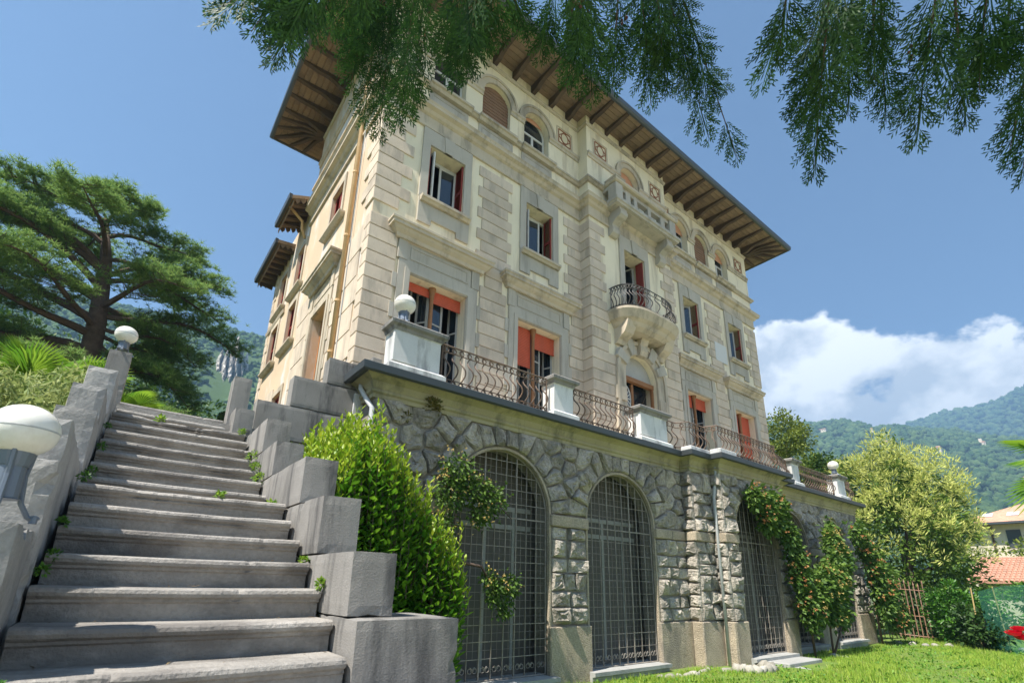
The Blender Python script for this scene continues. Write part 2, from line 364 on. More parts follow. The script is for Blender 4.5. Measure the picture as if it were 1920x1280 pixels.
# ------------------------------------------------------------------ villa
XL, XR, YF, YB, YK, ZT = 3.18, 20.76, 9.4, 9.0, 15.2, 15.26
BX0, BX1 = 9.83, 14.05
MID = 11.95
villa = thing('villa', 'large cream plastered villa with grey stone window surrounds and deep bracketed eaves', 'villa', (12, 12, 3.6))
frF = lambda s, d, z: (s, YF+d, z)
frB = lambda s, d, z: (s, YB+d, z)
frS = lambda s, d, z: (XL+d, s, z)
WG = [4.97, 8.13, 15.81, 18.99]                       # french windows, second floor windows above them
W2 = [4.97, 8.12, 15.80, 18.99]
ARC = [4.90, 6.46, 8.00, 15.55, 17.03, 18.55]
opG = lambda c: (c-.77, c+.77, 3.58, 6.72, False)
op2 = lambda c: (c-.52, c+.52, 8.97, 10.62, False)
opA = lambda c: (c-.5, c+.5, 12.6, 14.17, True)
def front_ops(idx): return [opG(WG[i]) for i in idx]+[op2(W2[i]) for i in idx]+[opA(c) for c in (ARC[:3] if 0 in idx else ARC[3:])]
DOOR = (MID-.78, MID+.78, 3.58, 6.9, True); DOOR2 = (MID-.53, MID+.53, 7.9, 10.6, False); ARCB = (MID-.5, MID+.5, 12.6, 14.17, True)
wl = wall_open(MB(), frF, XL, BX0, 1.9, ZT, front_ops([0, 1]), .45).obj('front_wall', CREAM, villa)
wr = wall_open(MB(), frF, BX1, XR, 1.9, ZT, front_ops([2, 3]), .45).obj('front_wall', CREAM, villa)
mb = wall_open(MB(), frB, BX0, BX1, 1.9, ZT, [DOOR, DOOR2, ARCB], .5)
for x in (BX0, BX1): mb.quad((x, YB, 1.9), (x, YF+.45, 1.9), (x, YF+.45, ZT), (x, YB, ZT))
wb = mb.obj('centre_bay_wall', CREAM, villa)
SDOOR = (11.75, 12.95, 3.6, 6.72, False); SWIN = (11.83, 12.75, 9.3, 10.55, False)
SX = [(15.25, 16.15, 6.95, 8.45, False), (15.3, 16.1, 8.95, 10.55, False), (17.35, 18.2, 9.05, 10.55, False), (17.45, 18.4, 6.95, 8.5, False), (15.35, 16.35, 4.4, 5.4, False)]
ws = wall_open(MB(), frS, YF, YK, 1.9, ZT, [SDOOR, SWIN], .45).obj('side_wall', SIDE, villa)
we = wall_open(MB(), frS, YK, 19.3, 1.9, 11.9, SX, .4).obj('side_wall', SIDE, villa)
mb = MB(); mb.box(XR-.4, XR, YF+.46, YK, 1.9, ZT-.01); mb.box(XL+.46, XR-.41, YK-.4, YK, 1.9, ZT-.01); mb.box(XL+.41, 12, 18.9, 19.3, 1.9, 11.7); mb.box(11.6, 12, YK+.01, 18.89, 1.9, 11.7)
mb.obj('rear_wall', CREAM, villa)
mb = MB(); mb.box(XL+.6, XR-.6, 11.9, 12.0, 3.5, 15.1)
for z in (3.5, 8.0, 11.7): mb.box(XL+.46, XR-.46, YF+.52, YK-.42, z-.15, z)
mb.box(XL+1.8, XL+1.9, 12.05, 18.6, 3.5, 11.6)
mb.obj('interior_rooms', DARK, villa)

# ---- quoins and rusticated courses
QC = {}
def qblock(x0, x1, y0, y1, z0, z1, parent, mat=QUOIN):
    k = (round(x1-x0, 2), round(y1-y0, 2), round(z1-z0, 2))
    if k not in QC: QC[k] = MB().cbox(0, k[0], 0, k[1], 0, k[2], .012).mesh('quoin_block')
    return link('quoin_block', QC[k], mat, parent, (x0, y0, z0))
PRJ, G, H = .035, .018, .335
def course(z, x0, x1, Y, parent, depth=.06): qblock(x0, x1, Y-PRJ, Y+depth, z+G, z+H, parent)
for i in range(13):
    z = 3.56+i*H
    top = z+H > 7.5
    qblock(XL-PRJ, 3.84, YF-PRJ, YF+.3, z+G, z+H, wl)
    course(z, 6.13+(.14 if top else 0), 6.97-(.14 if top else 0), YF, wl); course(z, 9.27+(.1 if top else 0), BX0-.002, YF, wl)
    qblock(BX0-PRJ, 10.98 if i < 9 else 10.62 - .12*(i % 2), YB-PRJ, YF-.003, z+G, z+H, wb); qblock(12.92 if i < 9 else 13.28+.12*(i % 2), BX1+PRJ, YB-PRJ, YF-.003, z+G, z+H, wb)
    course(z, BX1+PRJ+.005, 14.66-(.1 if top else 0), YF, wr); course(z, 16.97+(.14 if top else 0), 17.83-(.14 if top else 0), YF, wr); qblock(20.12, XR+PRJ, YF-PRJ, YF+.3, z+G, z+H, wr)
for i in range(9):
    z = 7.915+i*H; e = i % 2
    if 0 < i: qblock(XL-PRJ, 4.03-.26*e, YF-PRJ, YF+.75-.3*e, z+G, z+H, wl); qblock(20.76-.85+.26*e, XR+PRJ, YF-PRJ, YF+.5, z+G, z+H, wr)
    course(z, 5.96+.14*e, 7.10-.14*e, YF, wl); course(z, 16.82+.14*e, 17.96-.14*e, YF, wr, .061)
    course(z, 9.10+.17*e, BX0-.002, YF, wl); course(z, BX1+PRJ+.005, 14.82-.17*e, YF, wr)
    qblock(BX0-PRJ, 10.50-.2*e, YB-PRJ, YF-.003, z+G, z+H, wb); qblock(13.38+.2*e, BX1+PRJ, YB-PRJ, YF-.003, z+G, z+H, wb)
for i in range(7):
    z = 3.1+i*.67
    for a, b in ((9.72, 11.42), (13.28, 14.62)):
        if z < 7.2: qblock(XL-PRJ-.002, XL+.06, a+.12*(i % 2), b, z+.02, z+.67, ws)
    if i < 4: qblock(XL-PRJ, XL+.05, 16.5, 17.2+.2*(i % 2), z+.02, z+.67, we)
for i in range(22): qblock(XL-.03, XL+.3, 18.85+.18*(i % 2), 19.32, 3.6+i*.36+.015, 3.6+i*.36+.36, we)
link('plaster_patch', MB().box(17.25, 18.1, YF-.043, YF-.037, 8.55, 9.35).mesh('plaster_patch'), PATCH, wr)

# ---- windows
def french(fr, c, hw, top, wall_d, parent, drops, hood=True, mat=GREY, col=True, sidewin=False):
    o = (c-hw, c+hw, 3.58, top, False)
    mb = surround(MB(), fr, o, .30, -.06, 0, .30)
    surround(mb, fr, (c-hw-.02, c+hw+.02, 3.58, top+.02, False), .12, -.085, -.06, .1)
    def fb(s0, s1, d0, d1, z0, z1):
        p, q = fr(s0, d0, z0), fr(s1, d1, z1); mb.box(min(p[0], q[0]), max(p[0], q[0]), min(p[1], q[1]), max(p[1], q[1]), z0, z1)
    for sg in (-1, 1):
        for z in (4.0, 4.75, 5.5, 6.25): fb(c+sg*(hw+.31), c+sg*(hw+.42), -.055, 0, z, z+.36)
        fb(c+sg*(hw+.12), c+sg*(hw+.34), -.07, 0, top+.31, 7.52)
    fb(c-hw-.11, c+hw+.11, -.035, 0, top+.31, 7.52)
    w = mb.obj('window', mat, parent)
    m2 = MB()
    for a, b, z0, z1 in ((-hw-.02, hw+.02, 7.40, 7.44), (-hw-.02, hw+.02, top+.38, top+.42), (-hw-.02, -hw+.02, top+.42, 7.40), (hw-.02, hw+.02, top+.42, 7.40)):
        p, q = fr(c+a, -.052, z0), fr(c+b, -.034, z1); m2.box(min(p[0], q[0]), max(p[0], q[0]), min(p[1], q[1]), max(p[1], q[1]), z0, z1)
    m2.obj('frieze_moulding', mat, w)
    if hood:
        prof = [(0, 7.52), (.07, 7.52), (.09, 7.60), (.17, 7.66), (.20, 7.72), (.25, 7.73), (.25, 7.80), (.28, 7.82), (.28, 7.87), (0, 7.90)]
        e = hw+.36
        pth = [(c-e, YF+.02), (c-e, YF-.05), (c+e, YF-.05), (c+e, YF+.02)] if not sidewin else [(XL+.02, c+e), (XL-.05, c+e), (XL-.05, c-e), (XL+.02, c-e)]
        MB().sweep(pth, prof).obj('hood', CORN, w)
    return w
def blind(fr, a, b, z0, z1, d, parent, mat=ORANGE):
    n = max(2, int((z1-z0)/.045)); mb = MB(); h = (z1-z0)/n
    for i in range(n):
        z = z0+i*h
        mb.quad(fr(a, d, z), fr(b, d, z), fr(b, d-.012, z+h*.55), fr(a, d-.012, z+h*.55)); mb.quad(fr(a, d-.012, z+h*.55), fr(b, d-.012, z+h*.55), fr(b, d, z+h), fr(a, d, z+h))
    p, q = fr(a, d-.015, z0-.03), fr(b, d+.01, z0); mb.box(min(p[0], q[0]), max(p[0], q[0]), min(p[1], q[1]), max(p[1], q[1]), z0-.03, z0)
    return mb.obj('roller_blind', mat, parent)
def casement(x0, x1, y, z0, z1, parent, mat=WHITEF, bars=(), ang=0, hinge=None, w=.055):
    """a glazed leaf; ang swings it about its hinge side"""
    mb = MB(); W_ = x1-x0
    mb.box(0, w, 0, .04, z0, z1); mb.box(W_-w, W_, 0, .04, z0, z1); mb.box(w, W_-w, .001, .039, z0, z0+w); mb.box(w, W_-w, .001, .039, z1-w, z1)
    for b in bars: mb.box(w, W_-w, .002, .038, b-.02, b+.02)
    gl = MB().box(w-.005, W_-w+.005, .016, .022, z0+w-.005, z1-w+.005)
    hx = x0 if hinge != 'r' else x1
    T = Matrix.Translation((hx, y, 0)) @ Matrix.Rotation(ang, 4, 'Z') @ Matrix.Translation((0 if hinge != 'r' else -W_, 0, 0))
    for q in (mb, gl): q.v = [tuple(T @ Vector(p)) for p in q.v]
    f = mb.obj('sash', mat, parent); gl.obj('pane', GLASS, parent); return f
def column(cx, y, z0, z1, parent):
    MB().lathe([(.075, z0), (.075, z0+.06), (.05, z0+.1), (.055, z0+.16), (.045, z1-.3), (.05, z1-.27), (.06, z1-.25), (.05, z1-.22), (.075, z1-.1), (.09, z1-.07), (.09, z1)], cx, y, 12).obj('column', WOODC, parent, smooth=False)
DROP = [(6.52, 6.42), (5.60, 6.24), (6.28, 6.30), (5.0, 5.05)]
for i, c in enumerate(WG):
    w = french(frF, c, .77, 6.72, 0, (wl if i < 2 else wr).parent, DROP[i])
    column(c-.06, YF+.17, 3.6, 6.72, w)
    blind(frF, c-.77, c-.1, DROP[i][0], 6.715, .24, w); blind(frF, c-.02, c+.77, DROP[i][1], 6.715, .24, w)
    casement(c-.76, c-.42, YF+.31, 3.62, 6.7, w, GREYF, (5.9,), rad(22)); casement(c-.40, c-.07, YF+.31, 3.62, 6.7, w, GREYF, (5.9,), rad(-55), 'r')
    casement(c+.0, c+.36, YF+.31, 3.62, 6.7, w, GREYF, (5.9,), rad(8)); casement(c+.44, c+.76, YF+.31, 3.62, 6.7, w, GREYF, (5.9,), rad(-70), 'r')
def second(c, parent, k):
    o = op2(c); mb = surround(MB(), frF, o, .21, -.05, 0, .47)
    mb.add([frF(c-.10, -.075, 10.62), frF(c+.10, -.075, 10.62), frF(c+.15, -.075, 11.08), frF(c-.15, -.075, 11.08), frF(c-.10, 0, 10.62), frF(c+.10, 0, 10.62), frF(c+.15, 0, 11.08), frF(c-.15, 0, 11.08)], [(0, 1, 2, 3), (0, 4, 5, 1), (1, 5, 6, 2), (3, 2, 6, 7), (0, 3, 7, 4)])
    w = mb.obj('window', GREY, parent)
    m2 = MB(); Y0 = YF-.055
    m2.box(c-.72, c+.72, Y0, YF, 8.40, 8.80); m2.box(c-.72, c-.36, Y0+.002, YF, 8.24, 8.40); m2.box(c+.36, c+.72, Y0+.002, YF, 8.24, 8.40); m2.box(c-.72, c-.523, Y0+.001, YF, 8.80, 8.97); m2.box(c+.523, c+.72, Y0+.001, YF, 8.80, 8.97)
    m2.obj('apron', GREY, w)
    MB().prism_x([(YF+.2, 8.83), (YF-.12, 8.80), (YF-.16, 8.85), (YF-.20, 8.87), (YF-.20, 8.94), (YF+.2, 8.965)], c-.70, c+.70).obj('sill', CORN, w)
    for sg in (-1, 1):
        ms = MB(); a, b = sorted((c+sg*.515, c+sg*.465))
        ms.box(a, b, YF+.03, YF+.06, 8.98, 10.6); ms.box(a, b, YF+.30, YF+.33, 8.98, 10.6)
        for z in np.arange(9.0, 10.58, .045): ms.add([(a, YF+.06, z), (b, YF+.06, z+.03), (b, YF+.30, z+.03), (a, YF+.30, z)], [(0, 1, 2, 3)])
        ms.box(a+.004, b-.004, YF+.059, YF+.301, 9.75, 9.85); ms.obj('shutter', REDP, w)
    MB().box(c-.50, c+.50, YF+.36, YF+.42, 10.52, 10.6).obj('head_frame', WHITEF, w)
    if k % 4 == 0: casement(c-.02, c+.46, YF+.36, 9.0, 10.52, w, WHITEF, (), rad(-4)); casement(c-.46, c-.06, YF+.38, 9.0, 10.52, w, WHITEF, (), rad(-80))
    elif k == 1: casement(c-.20, c+.28, YF+.36, 9.0, 10.52, w, WHITEF, (), rad(-6)); casement(c-.46, c-.10, YF+.40, 9.0, 10.52, w, WHITEF, (), rad(-75))
    else: casement(c-.05, c+.35, YF+.40, 9.0, 10.52, w, GREYF, (), rad(-35)); casement(c-.46, c-.15, YF+.42, 9.0, 10.52, w, GREYF, (), rad(-70))
for i, c in enumerate(W2): second(c, villa, i)
def arch_window(fr, c, parent, kind):
    o = (c-.5, c+.5, 13.63, 14.17, True)
    mb = surround(MB(), fr, o, .17, -.05, 0); surround(mb, fr, (c-.67, c+.67, 13.63, 14.34, True), .07, -.085, 0)
    w = mb.obj('arch_window', CORN, parent)
    Y = fr(0, 0, 0)[1]
    m2 = MB()
    if kind != 'bay':
        m2.box(c-.60, c+.60, Y-.03, Y, 11.80, 12.36); m2.obj('grey_panel', GREY, w)
        m3 = MB()
        for a, b, z0, z1 in ((-.52, .52, 12.24, 12.27), (-.52, .52, 11.89, 11.92), (-.52, -.49, 11.92, 12.24), (.49, .52, 11.92, 12.24)): m3.box(c+a, c+b, Y-.042, Y-.029, z0, z1)
        m3.obj('panel_moulding', GREY, w)
        MB().prism_x([(Y+.2, 12.40), (Y-.13, 12.38), (Y-.17, 12.46), (Y-.22, 12.48), (Y-.22, 12.55), (Y+.2, 12.598)], c-.66, c+.66).obj('sill', CORN, w)
    if kind == 'blind':
        pts = opening_outline((c-.49, c+.49, 12.6, 14.16, True)); n = len(pts)
        MB().add([fr(p[0], .12, p[1]) for p in pts], [tuple(range(n))]).obj('blind_infill', BROWN, w)
        m4 = MB()
        for z in np.arange(12.72, 14.1, .115):
            half = .487 if z < 13.67 else math.sqrt(max(.01, .487**2-(z-13.67)**2)); m4.box(c-half, c+half, Y+.105, Y+.125, z, z+.012)
        m4.obj('board_joint', BROWN, w)
        return
    fmb = MB(); surround(fmb, fr, (c-.43, c+.43, 12.62, 14.08, True), .06, .22, .28)
    fmb.box(c-.43, c+.43, Y+.221, Y+.279, 12.60, 12.66); fmb.box(c-.43, c+.43, Y+.219, Y+.281, 13.46, 13.53); fmb.box(c-.04, c+.04, Y+.218, Y+.282, 12.66, 13.46)
    fmb.obj('frame', WHITEF, w)
    for a, b in ((c-.43, c-.03), (c+.03, c+.43)): MB().box(a, b, Y+.245, Y+.251, 12.65, 13.47).obj('pane', GLASS, w)
    zb = 13.95 if kind == 'win' else 13.72
    pts = [p for p in opening_outline((c-.47, c+.47, 13.6, 14.13, True))[2:] if p[1] >= zb]; hb = math.sqrt(max(0.0, .47**2-(zb-13.66)**2))
    if kind != 'open': MB().add([fr(p[0], .17, p[1]) for p in pts]+[fr(c-hb, .17, zb), fr(c+hb, .17, zb)], [tuple(range(len(pts)+2))]).obj('roller_blind', stone('peach_blind', (.55, .27, .15), .07, 2, .05, 30, .6, obj_var=.05), w)
    gp = [p for p in opening_outline((c-.43, c+.43, 12.62, 14.08, True))[2:]]
    MB().add([fr(p[0], .25, p[1]) for p in gp]+[fr(c-.43, .25, 13.52), fr(c+.43, .25, 13.52)], [tuple(range(len(gp)+2))]).obj('pane', GLASS, w)
for c, k in zip(ARC, ('open', 'blind', 'win', 'win2', 'blind', 'win2')): arch_window(frF, c, villa, k)
arch_window(frB, MID, villa, 'bay')
# painted square panels of the frieze
DECO = stone('deco_brown', (0.30, 0.13, 0.07), .1, 4, .05, 40, .85, obj_var=0); DECOL = plain('deco_ground', (0.68, 0.60, 0.42), .9)
def deco(fr, c, z=14.05):
    h = .26
    mb = MB()
    def bar(p, q, w_=.016):
        d = Vector((q[0]-p[0], q[1]-p[1])); n = Vector((-d.y, d.x)).normalized()*w_
        c4 = [(p[0]+n.x, p[1]+n.y), (q[0]+n.x, q[1]+n.y), (q[0]-n.x, q[1]-n.y), (p[0]-n.x, p[1]-n.y)]
        mb.add([fr(c+a, -.018, z+b) for a, b in c4]+[fr(c+a, 0, z+b) for a, b in c4], [(0, 1, 2, 3), (0, 4, 5, 1), (1, 5, 6, 2), (2, 6, 7, 3), (3, 7, 4, 0)])
    s = [(-h, -h), (h, -h), (h, h), (-h, h)]
    for i in range(4): bar(s[i], s[(i+1) % 4])
    dm = [(0, -h), (h, 0), (0, h), (-h, 0)]
    for i in range(4): bar(dm[i], dm[(i+1) % 4], .012)
    ring = [(.15*math.cos(t), .19*math.sin(t)) for t in np.linspace(0, 2*PI, 17)]
    for i in range(16): bar(ring[i], ring[i+1], .012)
    o = mb.obj('painted_panel', DECO, villa)
    m2 = MB(); m2.add([fr(c+a, -.01, z+b) for a, b in ring[:16]], [tuple(range(16))]); m2.obj('panel_ground', DECOL, o)
    m3 = MB(); surround(m3, fr, (c-h-.06, c+h+.06, z-h-.06, z+h+.06, False), .03, -.02, 0, bottom=False); m3.obj('panel_border', CORN, o)
for fr, c in ((frF, 3.75), (frF, 9.2), (frB, 10.48), (frB, 13.45), (frF, 14.55), (frF, 20.05)): deco(fr, c)
# ---- string courses and cornices round the house
PATH = [(XL, YK), (XL, YF), (BX0, YF), (BX0, YB), (BX1, YB), (BX1, YF), (XR, YF), (XR, YK)]
MB().sweep(PATH, [(0, 11.10), (.06, 11.10), (.06, 11.17), (.03, 11.19), (.03, 11.48), (.10, 11.52), (.14, 11.60), (.24, 11.64), (.24, 11.71), (.27, 11.76), (0, 11.80)]).obj('belt_cornice', CORN, villa)
MB().sweep(PATH, [(0, 12.42), (.07, 12.42), (.11, 12.48), (.14, 12.49), (.14, 12.55), (0, 12.585)]).obj('sill_course', CORN, villa)
MB().sweep(PATH, [(0, 14.74), (.035, 14.74), (.035, 14.79), (.06, 14.82), (.06, 14.86), (0, 14.88)]).obj('frieze_moulding', CORN, villa)
def impost(a, b, fr):
    Y = fr(0, 0, 0)[1]; MB().prism_x([(Y, 13.46), (Y-.04, 13.46), (Y-.04, 13.55), (Y-.08, 13.58), (Y-.08, 13.66), (Y, 13.68)], a, b).obj('impost', CORN, villa)
xs = [XL+.02]+sum(([c-.5, c+.5] for c in ARC[:3]), [])+[BX0-.002]
for a, b in zip(xs[::2], xs[1::2]): impost(a, b, frF)
xs = [BX1+.002]+sum(([c-.5, c+.5] for c in ARC[3:]), [])+[XR-.02]
for a, b in zip(xs[::2], xs[1::2]): impost(a, b, frF)
impost(BX0+.01, MID-.5, frB); impost(MID+.5, BX1-.01, frB)
MB().sweep([(XL, YK-.05), (XL, YF+.02)], [(0, 13.46), (.04, 13.46), (.04, 13.55), (.08, 13.58), (.08, 13.66), (0, 13.68)]).obj('impost', CORN, villa)
# frieze band on the side, brown under the eaves
MB().sweep([(XL, YK-.02), (XL, YF+.1)], [(0, 14.9), (.02, 14.9), (.02, 15.2), (0, 15.2)]).obj('frieze_band', BROWN, villa)

# ---- roof: soffit boards, rafters, gutter, tiled hips
EX0, EX1, EY0, EY1, ZE = 1.78, 22.15, 7.99, 16.61, 15.10
roof = MB().add([(EX0, EY0, ZE+.16), (EX1, EY0, ZE+.16), (EX1, EY1, ZE+.16), (EX0, EY1, ZE+.16), (EX0+4.3, 12.3, 17.4), (EX1-4.3, 12.3, 17.4)],
                [(0, 1, 5, 4), (1, 2, 5), (2, 3, 4, 5), (3, 0, 4), (3, 2, 1, 0)]).obj('roof', TILE, villa)
NP = 8; OV = 1.42
for k in range(NP):
    e0, e1 = OV*k/NP+.006, OV*(k+1)/NP-.006
    za, zb = ZE+.12*e0/OV, ZE+.12*e1/OV
    for sd in range(4):
        if sd in (0, 2):
            ya, yb = (EY0+e0, EY0+e1) if sd == 0 else (EY1-e0, EY1-e1); q = [(EX0+e0, ya, za), (EX1-e0, ya, za), (EX1-e1, yb, zb), (EX0+e1, yb, zb)]
        else:
            xa, xb = (EX0+e0, EX0+e1) if sd == 1 else (EX1-e0, EX1-e1); q = [(xa, EY0+e0, za), (xa, EY1-e0, za), (xb, EY1-e1, zb), (xb, EY0+e1, zb)]
        m = MB(); m.add(q+[(p[0], p[1], p[2]+.025) for p in q], [(0, 1, 2, 3), (7, 6, 5, 4), (0, 4, 5, 1), (1, 5, 6, 2), (2, 6, 7, 3), (3, 7, 4, 0)])
        m.obj('soffit_board', SOFF, roof)
RW = .065
RM = MB().add([(x, y, z) for x in (-RW, RW) for y, z in ((.0, -.34), (0, .06), (-1.38, .0), (-1.38, -.17), (-.95, -.21), (-.62, -.20), (-.40, -.26), (-.28, -.33))],
              [tuple(range(7, -1, -1)), tuple(range(8, 16))]+[(i, (i+1) % 8, 8+(i+1) % 8, 8+i) for i in range(8)]).mesh('rafter')
RM.materials.append(RAFT)
def rafter(x, y, rz):
    link('rafter', RM, None, roof, (x, y, ZE+.13), rz)
for x in np.arange(XL+.12, XR, .752):
    inb = BX0-.1 < x < BX1+.1
    rafter(x, YF, 0)
for y in np.arange(YF+.2, YK, .69): rafter(XL, y, -PI/2); rafter(XR, y, PI/2)
for cx, cy, a0 in ((XL, YF, -PI/2), (XR, YF, 0), (XL, YK, -PI), (XR, YK, PI/2)):
    for t in (.16, .34, .5, .66, .84):
        o = link('rafter', RM, None, roof, (cx, cy, ZE+.125), a0+t*PI/2); o.scale = (.75, 1/max(math.cos(t*PI/2), math.sin(t*PI/2)), .95)
MB().sweep([(EX0, EY0), (EX1, EY0), (EX1, EY1), (EX0, EY1), (EX0, EY0)], [(-.01, ZE-.03), (.06, ZE-.04), (.11, ZE+.02), (.12, ZE+.17), (.09, ZE+.19), (-.01, ZE+.18)], caps=False).obj('gutter', GUTT, roof)

# ---- wing behind: two low roofs with fretted boards
def wing_roof(y0, y1, x0, z0, slope, name='wing_roof'):
    r = MB(); r.add([(x0, y0, z0+.05), (x0, y1, z0+.05), (8, y1, z0+.05+slope*(8-x0)), (8, y0, z0+.05+slope*(8-x0)), (x0, y0, z0+.17), (x0, y1, z0+.17), (8, y1, z0+.17+slope*(8-x0)), (8, y0, z0+.17+slope*(8-x0))],
                    [(3, 2, 1, 0), (4, 5, 6, 7), (0, 1, 5, 4), (1, 2, 6, 5), (2, 3, 7, 6), (3, 0, 4, 7)])
    ro = r.obj(name, SOFF, villa)
    MB().sweep([(x0, y1), (x0, y0)], [(0, z0+.03), (.08, z0+.04), (.1, z0+.2), (0, z0+.2)]).obj('gutter', GUTT, ro)
    for y in np.arange(y0+.2, y1, .42):
        m = MB(); m.add([(x, yy, z0+.05+slope*(x-x0)-dz) for yy in (y-.05, y+.05) for x, dz in ((x0+.1, .0), (XL, .0), (XL, .2), (x0+.1, .08))], [(0, 1, 2, 3), (7, 6, 5, 4), (0, 3, 7, 4), (3, 2, 6, 7)]); m.obj('rafter', RAFT, ro)
    for ya, yb, fx in ((y0, y1, x0+.06), ):
        for y in np.arange(ya+.05, yb, .17): MB().add([(fx, y, z0+.06), (fx, y+.15, z0+.06), (fx, y+.15, z0-.05), (fx, y+.075, z0-.15), (fx, y, z0-.05), (fx+.02, y, z0+.06), (fx+.02, y+.15, z0+.06), (fx+.02, y+.15, z0-.05), (fx+.02, y+.075, z0-.15), (fx+.02, y, z0-.05)], [(0, 1, 2, 3, 4), (9, 8, 7, 6, 5), (0, 5, 6, 1), (1, 6, 7, 2), (2, 7, 8, 3), (3, 8, 9, 4), (4, 9, 5, 0)]).obj('fretted_board', SOFF, ro)
    for yy in (y0+.02, y1-.04):
        for x in np.arange(x0+.1, XL-.05, .17): MB().add([(x+a, yy+d, z0+.05+slope*(x-x0)+b) for d in (0, .02) for a, b in ((0, .02), (.15, .05), (.15, -.05), (.075, -.16), (0, -.05))], [(0, 1, 2, 3, 4), (9, 8, 7, 6, 5), (0, 5, 6, 1), (1, 6, 7, 2), (2, 7, 8, 3), (3, 8, 9, 4), (4, 9, 5, 0)]).obj('fretted_board', SOFF, ro)
wing_roof(16.95, 20.2, 2.6, 11.22, .12)
wing_roof(14.9, 16.75, 2.45, 11.62, .42)
# ---- side wall: door, windows, sills, pipes
w = french(frS, 12.35, .6, 6.72, 0, villa, None, mat=CORN, sidewin=True)
mb = MB()
for a, b in ((11.76, 12.33), (12.37, 12.94)):
    mb.box(XL+.20, XL+.26, a, a+.07, 3.6, 6.7); mb.box(XL+.20, XL+.26, b-.07, b, 3.6, 6.7)
    for z in np.arange(3.65, 6.6, .06): mb.add([(XL+.20, a+.07, z), (XL+.20, b-.07, z), (XL+.25, b-.07, z+.055), (XL+.25, a+.07, z+.055)], [(0, 1, 2, 3)])
mb.obj('louvred_door', ORWOOD, w)
def side_window(o, sill=True):
    a, b, c, d, _ = o
    w = surround(MB(), frS, o, .14, -.04, 0, .18).obj('window', CORN, villa)
    if sill: MB().sweep([(XL+.2, b+.2), (XL-.0, b+.2), (XL-.0, a-.2), (XL+.2, a-.2)], [(-.2, c-.14), (.08, c-.14), (.16, c-.06), (.16, c-.005), (-.2, c-.004)]).obj('sill', CORN, w)
    h = (b-a)/2
    for y0, y1 in ((a+.02, a+h-.02), (a+h+.02, b-.02)):
        m = MB(); X = XL+.06
        for u, v in ((y0, y0+.06), (y1-.06, y1)): m.box(X, X+.04, u, v, c+.02, d-.02)
        for u in (c+.02, (c+d)/2, d-.08): m.box(X+.001, X+.039, y0+.06, y1-.06, u, u+.06)
        for z in np.arange(c+.08, d-.08, .05): m.add([(X, y0+.06, z), (X, y1-.06, z), (X+.035, y1-.06, z+.045), (X+.035, y0+.06, z+.045)], [(0, 1, 2, 3)])
        m.obj('shutter', REDP, w)
side_window(SWIN)
for o in SX: side_window(o)
MB().sweep([(XL, 19.3), (XL, 16.9)], [(0, 8.70), (.05, 8.70), (.08, 8.80), (0, 8.84)]).obj('string_course', CORN, villa)
pipe = MB().tube([(XL-.09, 10.72, 2.6), (XL-.09, 10.72, 14.3), (XL-.3, 10.9, 14.7), (EX0+.2, 11.1, 15.05)], .06, 10).obj('downpipe', YPIPE, villa, smooth=True)
for z in (4.9, 6.2, 8.0, 9.9, 11.9): MB().tube([(XL-.09, 10.72, z), (XL-.09, 10.72, z+.05)], .07, 10).obj('pipe_collar', YPIPE, pipe)
MB().tube([(XL-.05, 10.50, 2.6), (XL-.05, 10.50, 13.9)], .012, 5).obj('cable', WPIPE, villa)
MB().tube([(XL-.02, 15.6, 10.9), (XL-.16, 15.6, 11.2), (XL-.2, 15.55, 11.45), (2.5, 15.4, 11.7)], .05, 8).obj('downpipe', YPIPE, villa, smooth=True)

# ---- centre bay: arched door, bowed balcony, top loggia balcony
mb = surround(MB(), frB, DOOR, .30, -.07, 0); surround(mb, frB, (DOOR[0]-.30, DOOR[1]+.30, 3.58, DOOR[3]+.30, True), .12, -.12, 0)
dr = mb.obj('door', CORN, villa)
for i, a in enumerate((28, 60, 120, 152)):
    t = rad(a); ca, sa = math.cos(t), math.sin(t); zc = DOOR[3]-.78
    q = [(MID+ca*r-sa*w_*s_, zc+sa*r+ca*w_*s_) for r, w_, s_ in ((.80, .13, -1), (1.28, .17, -1), (1.28, .17, 1), (.80, .13, 1))]
    MB().add([frB(x, -.15, z) for x, z in q]+[frB(x, 0, z) for x, z in q], [(0, 1, 2, 3), (0, 4, 5, 1), (1, 5, 6, 2), (2, 6, 7, 3), (3, 7, 4, 0)]).obj('voussoir', GREY, dr)
for sg in (-1, 1):
    for z in (4.3, 5.2): MB().cbox(*sorted((MID+sg*.80, MID+sg*1.26)), YB-.11, YB+.02, z, z+.42).obj('jamb_block', CORN, dr)
kp = [(YB, 6.86), (YB-.16, 6.86), (YB-.22, 7.0), (YB-.2, 7.2), (YB-.3, 7.42), (YB-.34, 7.6), (YB, 7.6)]
MB().prism_x(kp, MID-.17, MID+.17).obj('keystone', CORN, dr)
pts = [p for p in opening_outline(DOOR)[2:]]
MB().add([frB(p[0], .2, p[1]) for p in pts], [tuple(range(len(pts)))]).obj('tympanum', GREYF, dr)
mb = MB(); mb.box(MID-.78, MID+.78, YB+.10, YB+.24, 6.02, 6.16); mb.box(MID-.78, MID-.70, YB+.12, YB+.2, 3.6, 6.02); mb.box(MID+.70, MID+.78, YB+.12, YB+.2, 3.6, 6.02); mb.box(MID-.2, MID-.1, YB+.22, YB+.28, 3.6, 6.0)
mb.obj('door_frame', WOODC, dr)
mb = MB()
for t0 in np.linspace(0, 2*PI, 17)[:-1]: mb.tube([(MID-.45, YB+.26, 5.5), (MID-.45+.24*math.cos(t0), YB+.26, 5.5+.42*math.sin(t0))], .014, 4)
